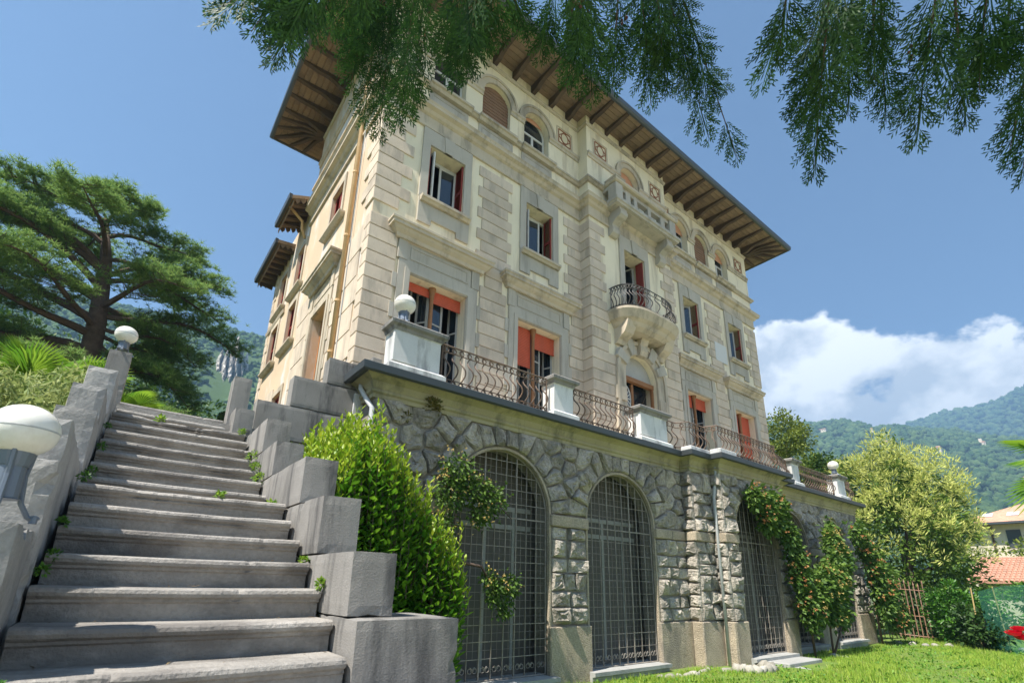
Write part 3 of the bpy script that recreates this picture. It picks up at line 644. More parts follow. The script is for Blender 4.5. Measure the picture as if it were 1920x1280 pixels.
mb.tube([(MID-.45+.24*math.cos(t), YB+.26, 5.5+.42*math.sin(t)) for t in np.linspace(0, 2*PI, 25)], .02, 5)
mb.obj('fanlight_bars', WHITEF, dr)
MB().add([(MID+.1, YB+.05, 5.35), (MID+.72, YB+.3, 6.0), (MID+.72, YB+.36, 5.93), (MID+.1, YB+.12, 5.28)], [(0, 1, 2, 3)]).obj('leaning_board', WOODC, dr)
MB().box(MID-.78, MID+.78, YB+.42, YB+.46, 3.6, 6.1).obj('dark_pane', GLASS, dr)
# second floor balcony door
w = surround(MB(), frB, DOOR2, .22, -.05, 0, .5).obj('balcony_door', GREY, villa)
MB().add([frB(MID+a, d, z) for d in (-.09, 0) for a, z in ((-.12, 10.6), (.12, 10.6), (.17, 11.1), (-.17, 11.1))], [(0, 1, 2, 3), (0, 4, 5, 1), (1, 5, 6, 2), (3, 7, 4, 0)]).obj('keystone', GREY, w)
casement(MID-.50, MID-.06, YB+.28, 8.0, 10.52, w, WHITEF, (), rad(14)); casement(MID+.05, MID+.42, YB+.36, 8.0, 10.52, w, GREYF, (), rad(-72), 'r')
ms = MB(); ms.box(MID+.475, MID+.525, YB+.03, YB+.3, 8.0, 10.58); ms.obj('shutter', REDP, w)
# bowed balcony
def bow(t, grow=0.0):
    """plan of the bowed balcony, t from 0 to 1"""
    a = PI*t; hx, hy = 1.42+grow, .84+grow
    return (MID+.02-hx*math.copysign(abs(math.cos(a))**.62, math.cos(a)), YB-hy*math.sin(a)**.75)
BT = np.linspace(0, 1, 41)
def ring_at(g): return [bow(t, g) for t in BT]
mb = MB(); rings = [(.0, 7.78), (.04, 7.86), (.06, 7.90), (.06, 7.97)]; k = len(BT)
base = [(-.35, 7.40), (-.22, 7.50), (-.16, 7.60), (-.05, 7.68)]
vs = []
for g, z in base+rings: vs += [(x, min(y, YB), z) for x, y in ring_at(g)]
fs = [(i*k+j, i*k+j+1, (i+1)*k+j+1, (i+1)*k+j) for i in range(len(base+rings)-1) for j in range(k-1)]
mb.add(vs, fs+[tuple(range(k)), tuple(range((len(base+rings)-1)*k, len(base+rings)*k))[::-1]])
bal = mb.obj('bowed_balcony', CORN, villa)
for x in (MID-.95, MID+.95):
    MB().prism_x([(YB, 6.98), (YB-.10, 6.98), (YB-.16, 7.1), (YB-.40, 7.25), (YB-.5, 7.42), (YB-.55, 7.62), (YB, 7.62)], x-.2, x+.2).obj('console', CORN, bal)
def belly(h):  # outward swell of a bellied bar, h from 0 to 1
    return .11*math.sin(PI*min(1, h*1.25))**1.5 if h < .8 else -.02*math.sin(PI*(h-.8)/.2)
def curl(x, z, r, turns=1.15, y=0.0, n=14, sg=1):
    return [(x+sg*(r*(1-.45*i/n))*math.cos(2*PI*turns*i/n+PI/2), y, z+(r*(1-.45*i/n))*math.sin(2*PI*turns*i/n+PI/2)) for i in range(n+1)]
BALM = MB()
BALM.tube([(.045*math.sin(2*PI*h), -belly(h), .13+.55*h) for h in np.linspace(0, 1, 15)], .015, 4)
BALM.tube(curl(0, .745, .06, 1.4), .013, 4); BALM.tube(curl(0, .065, .06, 1.4, sg=-1), .013, 4)
BALM = BALM.mesh('baluster'); BALM.materials.append(IRON)
BALM2 = BALM.copy(); BALM2.materials.clear(); BALM2.materials.append(IRONB)
rail = MB()
for z, r in ((8.80, .016), (8.65, .011), (8.12, .011), (7.99, .011)): rail.tube([(x, y, z) for x, y in ring_at(-.10)], r, 5)
for t in (0.01, .99): rail.tube([(*bow(t, -.1), 7.97), (*bow(t, -.1), 8.8)], .014, 5)
rl = rail.obj('balcony_railing', IRONB, bal)
for t in np.linspace(.03, .97, 25):
    x, y = bow(t, -.10); x2, y2 = bow(t+.004, -.10); link('baluster', BALM2, None, rl, (x, y, 7.99), math.atan2(y2-y, x2-x))
# loggia balcony of the top floor
LX0, LX1, LY = 10.52, 13.72, 8.33
lb = MB().sweep([(LX0, YB), (LX0, LY+.1), (LX1, LY+.1), (LX1, YB)], [(-.5, 11.62), (.04, 11.62), (.06, 11.68), (.10, 11.70), (.10, 11.80), (-.5, 11.82)]).obj('loggia_balcony', GREY, villa)
MB().box(LX0+.06, LX1-.06, LY+.17, YB+.05, 11.60, 11.79).obj('slab', GREY, lb)
for x0, x1, y0, y1 in ((LX0, LX0+.34, LY+.1, LY+.44), (LX1-.34, LX1, LY+.1, LY+.44)): MB().cbox(x0, x1, y0, y1, 11.82, 12.46).obj('post', GREY, lb)
for x0, x1 in ((LX0+.55, LX0+.80), (LX1-.80, LX1-.55), (MID-.45, MID-.28), (MID+.28, MID+.45)): MB().cbox(x0, x1, LY+.16, LY+.34, 11.822, 12.46).obj('post', GREY, lb)
for z0, z1 in ((11.815, 11.93), (12.32, 12.459)):
    MB().box(LX0+.34, LX1-.34, LY+.17, LY+.33, z0, z1).obj('rail', GREY, lb)
    for x in (LX0, LX1-.16): MB().box(x, x+.16, LY+.44, YB, z0, z1).obj('rail', GREY, lb)
for x in (LX0+.02, LX1-.14): MB().cbox(x, x+.12, 8.62, 8.78, 11.93, 12.33).obj('post', GREY, lb)
MB().sweep([(LX0, YB), (LX0, LY+.1), (LX1, LY+.1), (LX1, YB)], [(-.26, 12.46), (.03, 12.46), (.07, 12.50), (.07, 12.57), (-.26, 12.585)]).obj('coping', CORN, lb)
for x in (LX0+.17, LX1-.17): MB().lathe([(.20, 12.585), (.24, 12.60), (.24, 12.66), (.05, 12.70)], x, LY+.27, sq=True).obj('cap', CORN, lb)
CONS = [(YB+.02, 10.78), (YB-.10, 10.78), (YB-.20, 10.86), (YB-.23, 10.98), (YB-.19, 11.08), (YB-.20, 11.16), (YB-.34, 11.26), (YB-.46, 11.28), (YB-.54, 11.34), (YB-.56, 11.44), (YB-.52, 11.52), (YB-.52, 11.618), (YB+.02, 11.618)]
for x in (LX0+.20, LX1-.55): MB().prism_x(CONS, x, x+.34).obj('console', GREY, lb)
# ------------------------------------------------------------------ terrace with rustic stone arcade
ter = thing('terrace', 'raised stone terrace with five grilled arches of rugged rusticated masonry', 'terrace', (13.7, 8.5, -1.85))
Y0, Y1, Y2 = 8.0, 7.68, 7.34
X1, X2, X3, X4, XE, XS = 12.08, 12.96, 16.32, 17.22, 24.45, 3.15
ZB, ZI, ZC = -1.9, 1.2, 3.08
A1, A2, A3, A4, A5 = (6.02, 1.23), (9.56, 1.23), (14.66, 1.13), (18.42, 1.2), (21.92, 1.2)
ZCR = 2.66
def aop(a): return (a[0]-a[1], a[0]+a[1], -1.66, ZCR, True)
fr0 = lambda s, d, z: (s, Y0+d, z)
fr1 = lambda s, d, z: (s, Y1+d, z)
fr2_ = lambda s, d, z: (s, Y2+d, z)
TH = .42
def clip_poly(poly, px, pz, nx, nz):
    out = []
    for i in range(len(poly)):
        a, b = poly[i], poly[(i+1) % len(poly)]
        da = (a[0]-px)*nx+(a[1]-pz)*nz; db = (b[0]-px)*nx+(b[1]-pz)*nz
        if da <= 0: out.append(a)
        if (da < 0) != (db < 0) and abs(da-db) > 1e-12:
            t = da/(da-db); out.append((a[0]+(b[0]-a[0])*t, a[1]+(b[1]-a[1])*t))
    return out
def pillow(mb, poly, fr, h, joint=.022, seed=None):
    """rugged boulder face on a polygon outline, standing h proud"""
    r = rnd
    cx = sum(p[0] for p in poly)/len(poly); cz = sum(p[1] for p in poly)/len(poly)
    out = []
    for i in range(len(poly)):
        a, b = poly[i], poly[(i+1) % len(poly)]; out.append(a)
        if math.hypot(b[0]-a[0], b[1]-a[1]) > .16: out.append(((a[0]+b[0])/2, (a[1]+b[1])/2))
    n = len(out); size = max(.05, sum(math.hypot(p[0]-cx, p[1]-cz) for p in out)/n)
    k0 = 1-joint/size
    rings = []
    tx, tz = r.uniform(-.45, .45), r.uniform(-.45, .45); f1, f2, ph = r.uniform(7, 13), r.uniform(7, 13), r.uniform(0, 9)
    LV = ((k0, .02), (k0*.985, -h*.22), (k0*.92, -h*.62), (k0*.74, -h*.90), (k0*.5, -h*1.0), (k0*.24, -h*1.02))
    m = len(LV)
    for s_, d in LV:
        ring = []
        for p in out:
            j = r.uniform(-.06, .06)*size if s_ < k0*.97 else 0
            x, z = cx+(p[0]-cx)*s_+j, cz+(p[1]-cz)*s_+r.uniform(-1, 1)*abs(j)
            lump = (math.sin(x*f1+ph)*math.sin(z*f2+ph*2)*.35+r.uniform(-.22, .22))*h if d < -h*.3 else 0
            tilt = (tx*(x-cx)+tz*(z-cz))*.45 if d < 0 else 0
            ring.append(fr(x, min(.02, d+lump+tilt), z))
        rings += ring
    fs = [(i*n+j, i*n+(j+1) % n, (i+1)*n+(j+1) % n, (i+1)*n+j) for i in range(m-1) for j in range(n)]
    fs.append(tuple(range((m-1)*n, m*n)))
    mb.add(rings, fs)
def stone_obj(poly, fr, h, parent, joint=.022, mat=ROCK):
    if len(poly) < 3: return
    area = abs(sum(poly[i][0]*poly[(i+1) % len(poly)][1]-poly[(i+1) % len(poly)][0]*poly[i][1] for i in range(len(poly))))/2
    if area < .012: return
    mb = MB(); pillow(mb, poly, fr, h*min(1.0, .5+area*3), joint); mb.obj('stone', mat, parent)
def voronoi_field(x0, x1, z0, z1, arches, fr, parent, dmin=.30):
    seeds = []; keep = []
    for (c, hw) in arches:
        zs = ZCR-hw; n = 14 if hw > 1.15 else 13
        for i in range(n):
            t = PI*(i+.5)/n; rr = rnd.uniform(.24, .34)
            for s_, kp in ((1, True), (-1, False)):
                x, z = c+(hw+.02+s_*rr)*math.cos(t), zs+(hw+.02+s_*rr)*math.sin(t)
                seeds.append((x, z)); keep.append(kp and z0-.1 < z < z1 and x0 < x < x1)
    tries = 0
    while tries < 4000:
        tries += 1; x, z = rnd.uniform(x0+.1, x1-.1), rnd.uniform(z0+.1, z1-.1)
        if any(math.hypot(x-c, max(0, z-(ZCR-hw))) < hw+.50 for c, hw in arches): continue
        if any(math.hypot((x-p[0])*.9, z-p[1]) < dmin for p in seeds): continue
        seeds.append((x, z)); keep.append(True)
    for i, (x, z) in enumerate(seeds):
        if not keep[i]: continue
        poly = [(x0, z0), (x1, z0), (x1, z1), (x0, z1)]
        for j, (a, b) in enumerate(seeds):
            if j == i or math.hypot(a-x, b-z) > 2.2: continue
            poly = clip_poly(poly, (a+x)/2, (b+z)/2, a-x, b-z)
            if len(poly) < 3: break
        stone_obj(poly, fr, rnd.uniform(.07, .14), parent)
def coursed(x0, x1, z0, z1, fr, parent, h=.095, rows=None):
    z = z0
    while z < z1-.12:
        hh = rnd.uniform(.26, .42); hh = z1-z if z+hh > z1-.2 else hh
        w = x1-x0; n = max(1, int(round(w/rnd.uniform(.36, .56)))); xs = [x0]
        for i in range(1, n): xs.append(x0+w*i/n+rnd.uniform(-.08, .08))
        xs.append(x1)
        for a, b in zip(xs, xs[1:]):
            j = lambda: rnd.uniform(-.012, .012)
            stone_obj([(a, z+j()), (b, z+j()), (b, z+hh+j()), (a, z+hh+j())], fr, rnd.uniform(.7, 1.3)*h, parent, .016)
        z += hh
def arcade(x0, x1, arches, fr, name='arcade_wall'):
    w = wall_open(MB(), fr, x0, x1, ZB, ZC+.3, [aop(a) for a in arches], TH).obj(name, MORTAR, ter)
    voronoi_field(x0, x1, 1.46, ZC, arches, fr, w)
    xs = [x0]+sum(([a[0]-a[1], a[0]+a[1]] for a in arches), [])+[x1]
    for a, b in zip(xs[::2], xs[1::2]):
        if b-a < .15: continue
        coursed(a+.015, b-.015, -.76, ZI, fr, w)
        p, q = fr(a, -.10, ZI), fr(b, .02, 1.44)
        n = max(1, int((b-a)/.62))
        for i in range(n):
            u, v = a-.02+(b-a+.04)*i/n, a-.02+(b-a+.04)*(i+1)/n
            MB().cbox(u+.004, v-.004, p[1], q[1], ZI, 1.44, .02).obj('impost_block', PLINTH, w)
        n = max(1, int((b-a)/.9))
        for i in range(n):
            u, v = a-.05+(b-a+.10)*i/n, a-.05+(b-a+.10)*(i+1)/n
            MB().cbox(u+.004, v-.004, fr(0, -.09, 0)[1], fr(0, .02, 0)[1], ZB+.02, -.78, .02).obj('plinth_block', PLINTH, w)
    for a in arches:
        surround(MB(), fr, (a[0]-a[1]+.035, a[0]+a[1]-.035, -1.66, ZCR-.035, True), .05, -.03, .05).obj('arch_rim', PLINTH, w)
    return w
wA = arcade(XS, X1, [A1, A2], fr0); wB = arcade(X2, X3, [A3], fr2_, 'bay_wall'); wC = arcade(X4, XE, [A4, A5], fr0)
wj = None
for x, a, b in ((X1, Y1, Y0+.4), (X2, Y2, Y1+.4), (X3, Y2, Y1+.4), (X4, Y1, Y0+.4), (XS, Y0, 9.2), (XE, Y0, 13)): MB().quad((x, a, ZB), (x, b, ZB), (x, b, ZC+.3), (x, a, ZC+.3)).obj('return_wall', MORTAR, ter)
wk, wj = [MB().quad((a, Y1, ZB), (b, Y1, ZB), (b, Y1, ZC+.3), (a, Y1, ZC+.3)).obj('pier_wall', MORTAR, ter) for a, b in ((X3, X4), (X1, X2))]
coursed(X1+.01, X2-.01, -.76, ZI, fr1, wj); coursed(X1+.01, X2-.01, 1.46, ZC, fr1, wj, .13); coursed(X3+.01, X4-.01, -.76, ZC, fr1, wk)
MB().cbox(X1-.09, X2-.005, Y1-.09, Y1+.02, ZB+.02, -.78, .02).obj('plinth_block', PLINTH, wj); MB().cbox(X1-.08, X2, Y1-.10, Y1+.02, ZI, 1.44, .02).obj('impost_block', PLINTH, wj)
for x, a, b in ((X1, Y1, Y0), (X2, Y2, Y1)):
    frl = lambda s, d, z, x=x: (x+d, s, z)
    coursed(a-.06, b-.02, -.76, ZI, frl, wj, .10); coursed(a-.06, b-.02, 1.46, ZC, frl, wj, .10)
    MB().cbox(x-.094, x+.02, a-.08, b-.1, ZB+.02, -.783, .02).obj('plinth_block', PLINTH, wj); MB().cbox(x-.10, x+.02, a-.095, b-.11, ZI, 1.44, .02).obj('impost_block', PLINTH, wj)
    MB().box(x-.03, x+.05, a-.03, a+.05, -.76, ZC).obj('corner_joint', MORTAR, wj)
# arch recess: glazed wall deep inside, threshold sills, iron grilles
def grille(a, fr, k):
    c, hw = a; zs = ZCR-hw; Y = fr(0, 0, 0)[1]
    rec = MB(); yb = Y+TH+.34
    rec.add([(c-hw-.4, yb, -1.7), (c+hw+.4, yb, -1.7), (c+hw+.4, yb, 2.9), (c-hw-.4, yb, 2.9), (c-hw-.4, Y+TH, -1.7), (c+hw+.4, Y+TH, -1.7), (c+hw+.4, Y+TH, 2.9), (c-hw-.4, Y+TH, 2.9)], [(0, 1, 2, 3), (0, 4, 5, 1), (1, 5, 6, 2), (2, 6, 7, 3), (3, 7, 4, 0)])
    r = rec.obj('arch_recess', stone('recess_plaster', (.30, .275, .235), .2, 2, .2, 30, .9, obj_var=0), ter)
    fm = MB(); y = yb-.12
    for x in (c-.72, c+.02, c+.76): fm.box(x-.035, x+.035, y, y+.05, -1.6, 1.5)
    for z in (1.12, 1.5): fm.box(c-hw, c+hw, y-.004, y+.054, z, z+.1)
    fm.obj('glazing_frame', stone('lattice_frame', (.30, .30, .27), .15, 4, .2, 40, .7, obj_var=.1), r)
    MB().box(c-hw-.2, c+hw+.2, y+.02, y+.03, -1.6, 2.8).obj('pane', DUSTY, r)
    g = thing('iron_grille', 'x', 'grille') if False else None
    fmb = MB(); yy = Y+.10
    pts = opening_outline((c-hw+.03, c+hw-.03, -1.64, ZCR-.03, True), 0, 28)
    fmb.tube([(p[0], yy, p[1]) for p in pts]+[(pts[0][0], yy, pts[0][1])], .022, 5)
    g = fmb.obj('grille', IRONG, ter)
    nv = 9
    for i in range(1, nv):
        x = c-hw+.03+(2*hw-.06)*i/nv; zt = zs+math.sqrt(max(0, (hw-.03)**2-(x-c)**2)); th = .014 if i % 3 == 0 else .008
        MB().box(x-th, x+th, yy-.012, yy+.012, -1.62, zt).obj('bar', IRONG, g)
    z = -1.28
    while z < ZCR-.15:
        half = hw-.03 if z < zs else math.sqrt(max(.02, (hw-.03)**2-(z-zs)**2)); th = .014 if abs(z-1.24) < .15 else .006
        MB().box(c-half, c+half, yy-.020, yy-.012, z-th, z+th).obj('bar', IRONG, g); z += .285
    sc = MB()
    for i in range(nv):
        x = c-hw+.03+(2*hw-.06)*(i+.5)/nv
        for sg in (-1, 1): sc.tube([(x+sg*.055+p[0], yy-.01, -1.46+p[2]) for p in curl(0, 0, .055, 1.3, sg=sg)], .007, 4)
        sc.tube([(x, yy+.002, -1.3), (x, yy+.002, zs+math.sqrt(max(0, (hw-.03)**2-(x-c)**2)))], .0035, 3)
    for z in np.arange(-1.1375, ZCR-.15, .285):
        half = hw-.03 if z < zs else math.sqrt(max(.02, (hw-.03)**2-(z-zs)**2)); sc.tube([(c-half, yy+.004, z), (c+half, yy+.004, z)], .0035, 3)
    sc.obj('scrollwork', IRONG, g)['kind'] = 'stuff'
    MB().prism_x([(Y+.40, -1.90), (Y-.16, -1.90), (Y-.16, -1.76), (Y-.24, -1.74), (Y-.24, -1.665), (Y+.40, -1.64)], c-hw-.06, c+hw+.06).obj('threshold', SILLST, ter)
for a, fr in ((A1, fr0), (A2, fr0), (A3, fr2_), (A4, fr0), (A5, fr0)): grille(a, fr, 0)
MB().cbox(14.0, 15.9, 6.55, 7.12, -1.9, -1.74, .015).obj('door_step', SILLST, ter); MB().cbox(14.2, 16.1, 6.0, 6.545, -1.9, -1.83, .01).obj('door_step', SILLST, ter)
# ---- cornice, gutter, floor
TP = [(XS, 9.3), (XS, Y0), (X1, Y0), (X1, Y1), (X2, Y1), (X2, Y2), (X3, Y2), (X3, Y1), (X4, Y1), (X4, Y0), (XE, Y0), (XE, 12.5)]
MB().sweep(TP, [(-.05, 3.06), (.05, 3.06), (.05, 3.13), (.09, 3.16), (.09, 3.20), (.06, 3.22), (.12, 3.34), (.24, 3.42), (.26, 3.46), (-.05, 3.46)]).obj('cornice', MOSSY, ter)
MB().sweep([(XS, 8.56)]+TP[1:], [(.0, 3.462), (.27, 3.43), (.34, 3.40), (.385, 3.42), (.40, 3.54), (.37, 3.56), (.0, 3.58)]).obj('gutter', GUTT, ter)
fl = MB().add([(x, y, 3.575) for x, y in [(XS-.05, 9.38), (XS-.05, Y0-.05), (X1-.05, Y0-.05), (X1-.05, Y1-.05), (X2-.05, Y1-.05), (X2-.05, Y2-.05), (X3+.05, Y2-.05), (X3+.05, Y1-.05), (X4+.05, Y1-.05), (X4+.05, Y0-.05), (XE+.05, Y0-.05), (XE+.05, 13), (XR+.01, 13), (XR+.01, 9.38)]], [tuple(range(14))])
fl.obj('terrace_floor', stone('terrace_paving', (.52, .49, .43), .1, 2, .2, 40, .85), ter)
# ---- pedestals
def pedestal(x0, x1, y0, y1, zt=4.52, mat=PEDEST):
    cx, cy = (x0+x1)/2, (y0+y1)/2; m = MB()
    P4 = [(x0, y1), (x0, y0), (x1, y0), (x1, y1), (x0, y1)]
    p = MB().sweep(P4, [(-.02, 3.57), (.10, 3.57), (.10, 3.65), (.04, 3.70), (0, 3.72), (0, zt-.20), (.02, zt-.18), (-.02, zt-.18)], caps=False).obj('pedestal', mat, ter)
    MB().box(x0+.005, x1-.005, y0+.005, y1-.005, 3.58, zt-.19).obj('die', mat, p)
    MB().sweep(P4, [(-.02, zt-.18), (.03, zt-.18), (.05, zt-.12), (.11, zt-.09), (.12, zt-.03), (.09, zt), (-.02, zt)], caps=False).obj('cap_moulding', CHEEK, p)
    MB().add([(x0-.09, y0-.09, zt), (x1+.09, y0-.09, zt), (x1+.09, y1+.09, zt), (x0-.09, y1+.09, zt), (cx-.1, cy-.08, zt+.04), (cx+.1, cy-.08, zt+.04), (cx+.1, cy+.08, zt+.04), (cx-.1, cy+.08, zt+.04)], [(0, 1, 5, 4), (1, 2, 6, 5), (2, 3, 7, 6), (3, 0, 4, 7), (4, 5, 6, 7)]).obj('cap', CHEEK, p)
    if x1-x0 > .8: MB().cbox(x0-.02, cx-.02, y0-.03, y0+.05, 3.73, zt-.2, .01).obj('panel', mat, p)
    return p
PY0, PY1 = 7.74, 8.12
pedestal(3.30, 4.24, PY0, PY1); pedestal(7.16, 7.74, PY0, PY1); pedestal(10.16, 11.28, PY0, PY1)
pedestal(18.6, 19.15, PY0, PY1); pedestal(22.55, 23.3, PY0, PY1)
MB().cbox(3.08, 3.26, 8.1, 8.45, 3.58, 3.86).obj('end_block', CHEEK, ter)
MB().cbox(X1-.25, X2-.1, Y1-.28, Y1+.05, 3.58, 3.70, .02).obj('coping_block', PEDEST, ter); MB().cbox(X2-.25, X2+.6, Y2-.28, Y2+.05, 3.58, 3.72, .02).obj('coping_block', PEDEST, ter)
# ---- iron railing
def railing(pts, panel=True):
    """bellied iron railing along an (x,y) line"""
    m = MB()
    for z, r in ((4.44, .018), (4.30, .012), (3.74, .012), (3.615, .012)): m.tube([(x, y, z) for x, y in pts], r, 5)
    for x, y in (pts[0], pts[-1]): m.tube([(x, y, 3.58), (x, y, 4.46)], .02, 6)
    g = m.obj('railing', IRON, ter)
    for (xa, ya), (xb, yb) in zip(pts, pts[1:]):
        L = math.hypot(xb-xa, yb-ya); n = max(1, int(L/.175)); a = math.atan2(yb-ya, xb-xa)
        for i in range(n):
            t = (i+.5)/n; link('baluster', BALM, None, g, (xa+(xb-xa)*t, ya+(yb-ya)*t, 3.615), a)
        if panel and L > 1.8:
            mm = MB()
            u = [(xa+(xb-xa)*t, ya+(yb-ya)*t) for t in (.38, .64)]
            mm.tube([(*u[0], 3.74), (*u[0], 3.90), (*u[1], 3.90), (*u[1], 3.74)], .010, 4); mm.obj('panel_bar', IRON, g)
RY = 7.88
railing([(4.36, RY), (7.05, RY)]); railing([(7.86, RY), (10.05, RY)])
railing([(11.40, RY), (11.40+.5, RY), (X1-.02, Y1-.10), (X2-.15, Y1-.10), (X2-.02, Y2-.10), (X3+.05, Y2-.10), (X3+.3, Y1-.1), (X4, Y1-.05), (18.5, RY)]); railing([(19.28, RY), (22.43, RY)])
railing([(23.42, RY), (24.3, RY), (24.3, 12.0)], False)
# ---- rain pipes
MB().tube([(3.02, 8.35, 3.40), (3.0, 8.3, 3.28), (3.06, 8.05, 2.98), (3.10, 7.93, 2.85), (3.12, 7.93, -1.8)], .045, 8).obj('downpipe', WPIPE, ter, smooth=True)
MB().tube([(12.92, 7.38, 3.42), (12.92, 7.40, 3.0), (12.86, 7.48, 2.4), (12.84, 7.48, -1.85)], .042, 8).obj('downpipe', WPIPE, ter, smooth=True)

# ------------------------------------------------------------------ globe lamps
def lamp(x, y, z, r, label, h=None, detail=True):
    t = thing('globe_lamp', label, 'lamp', (x, y, z), 'opal globe lamps on the stairs and terrace'); h = h or r*2.0
    cz = z+h+r*.55
    n = 18
    g = MB().lathe([(r*math.sin(a)+1e-4, cz-r*.92*math.cos(a)) for a in np.linspace(.0, PI, n)], x, y, 28).obj('globe', OPAL, t, smooth=True)
    MB().lathe([(r*.995, cz-.004*r/.12), (r*1.010, cz-.002*r/.12), (r*1.010, cz+.002*r/.12), (r*.995, cz+.004*r/.12)], x, y, 28).obj('rim', WPIPE, g)
    MB().lathe([(r*.42, z+h*.72), (r*.52, z+h*.92), (r*.46, z+h*.97), (r*.38, z+h*.7), (r*.40, z+h*.30), (r*.5, z+h*.28)], x, y, 16).obj('lamp_holder', LAMPM, t)
    for k in range(3):
        a = 2*PI*k/3+.5; ca, sa = math.cos(a), math.sin(a)
        MB().tube([(x+ca*q*r, y+sa*q*r, z+p*h) for q, p in ((.50, .93), (.42, .6), (.52, .25), (.80, .08), (1.0, .03), (1.12, .09))], r*.085, 6).obj('bracket', LAMPM, t)
        MB().lathe([(r*.12, z), (r*.12, z+h*.1), (r*.05, z+h*.11)], x+ca*r, y+sa*r, 8).obj('bolt', LAMPM, t)
    return t
# ------------------------------------------------------------------ garden staircase
stairs = thing('garden_staircase', 'worn grey stone garden staircase with stepped block parapets on both sides', 'staircase', (.43, 1, -1.85))
SX0, SX1 = -.262, 1.124
def step_pos(n):
    return 2.776+.286*(n-1)+(.483 if n >= 8 else 0)+(.191 if n >= 15 else 0), -.379+.165*(n-1)
def make_step(n, x0, x1, broken=0.0):
    y, z = step_pos(n); yn = step_pos(n+1)[0] if n < 16 else y+1.2
    B = [(y+.05, -.172), (y+.05, -.085), (y+.034, -.075), (y+.034, -.062), (y+.020, -.055), (y+.006, -.045), (y, -.028), (y+.006, -.010), (y+.022, -.001), (y+.05, 0), (yn+.08, .0), (yn+.08, -.172)]
    k = len(B); m = 44; mb = MB(); vs = []
    ph = rnd.uniform(0, 9)
    for i in range(m+1):
        t = i/m; x = x0+(x1-x0)*t
        w = .0035*math.sin(x*9+ph)+.002*math.sin(x*31+ph*2)+rnd.uniform(-.0015, .0015)
        br = broken*max(0, math.sin(x*5.3+ph)*.6+math.sin(x*13.7+ph)*.4+.15)*rnd.uniform(.6, 1.3) if broken else (rnd.uniform(.008, .016) if rnd.random() < .035 else 0)
        sag = -.006*math.sin(PI*t)
        for j, (py, pz) in enumerate(B):
            dy = (w+br*(1.0 if 3 <= j <= 8 else .3 if j == 9 else 0)) if 2 <= j <= 9 else 0; dz = -br*.7 if j in (7, 8) else -br*.25 if j == 9 else 0
            vs.append((x, py+dy, z+pz+dz+(sag if 5 <= j <= 10 else 0)))
    fs = [(i*k+j, (i+1)*k+j, (i+1)*k+(j+1) % k, i*k+(j+1) % k) for i in range(m) for j in range(k)]+[tuple(range(k)), tuple(range(m*k+k-1, m*k-1, -1))]
    mb.add(vs, fs); return mb.obj('step', STEP, stairs)
BRK = {7: .022, 14: .06, 10: .012, 11: .01, 6: .008}
for n in range(-7, 17):
    a, b = SX0+rnd.uniform(.006, .03), SX1-rnd.uniform(.006, .022)
    if n >= 15: a, b = SX0+.03, .925
    if n == 6: b -= .012
    make_step(n, a, b, BRK.get(n, 0))
MB().add([(x, y, z) for x in (SX0+.02, SX1-.02) for y, z in ((.6, -1.9), (2.9, -.62), (4.7, .42), (5.4, .55), (7.1, 1.6), (9, 1.85), (9, -1.9))], [tuple(range(7)), tuple(range(13, 6, -1))]+[(i, 7+i, 7+(i+1) % 7, (i+1) % 7) for i in range(7)]).obj('stair_core', MORTAR, stairs)
def block(x0, x1, y0, y1, z0, z1, mat, name='parapet_block', b=.0045, rough=0.0):
    """dressed block whose faces are cut into a grid so the edges can be chipped"""
    mb = MB(); nx, ny, nz = max(2, int((x1-x0)/.06)), max(2, int((y1-y0)/.06)), max(2, int((z1-z0)/.06)); ids = {}
    ph = rnd.uniform(0, 20)
    def vid(i, j, k):
        if (i, j, k) not in ids:
            e = (i in (0, nx))+(j in (0, ny))+(k in (0, nz)); x, y, z = x0+(x1-x0)*i/nx, y0+(y1-y0)*j/ny, z0+(z1-z0)*k/nz
            q = [0, 0, 0]
            if e >= 2:
                s_ = b*(1+.3*math.sin(9*(x+y)+ph)+rnd.uniform(-.3, .3)); s_ *= 3.5 if rnd.random() < .025 else 1
                q = [s_*((i == 0)-(i == nx)), s_*((j == 0)-(j == ny)), s_*((k == 0)-(k == nz))]
            else:
                q = [rnd.uniform(-1, 1)*rough if i in (0, nx) else 0, rnd.uniform(-1, 1)*rough if j in (0, ny) else 0, rnd.uniform(-1, 1)*rough if k in (0, nz) else 0]
            ids[(i, j, k)] = len(mb.v); mb.v.append((x+q[0], y+q[1], z+q[2]))
        return ids[(i, j, k)]
    for i in range(nx):
        for j in range(ny):
            mb.f.append((vid(i, j+1, 0), vid(i+1, j+1, 0), vid(i+1, j, 0), vid(i, j, 0))); mb.f.append((vid(i, j, nz), vid(i+1, j, nz), vid(i+1, j+1, nz), vid(i, j+1, nz)))
    for i in range(nx):
        for k in range(nz):
            mb.f.append((vid(i, 0, k), vid(i+1, 0, k), vid(i+1, 0, k+1), vid(i, 0, k+1))); mb.f.append((vid(i+1, ny, k), vid(i, ny, k), vid(i, ny, k+1), vid(i+1, ny, k+1)))
    for j in range(ny):
        for k in range(nz):
            mb.f.append((vid(0, j+1, k), vid(0, j, k), vid(0, j, k+1), vid(0, j+1, k+1))); mb.f.append((vid(nx, j, k), vid(nx, j+1, k), vid(nx, j+1, k+1), vid(nx, j, k+1)))
    return mb.obj(name, mat, stairs)
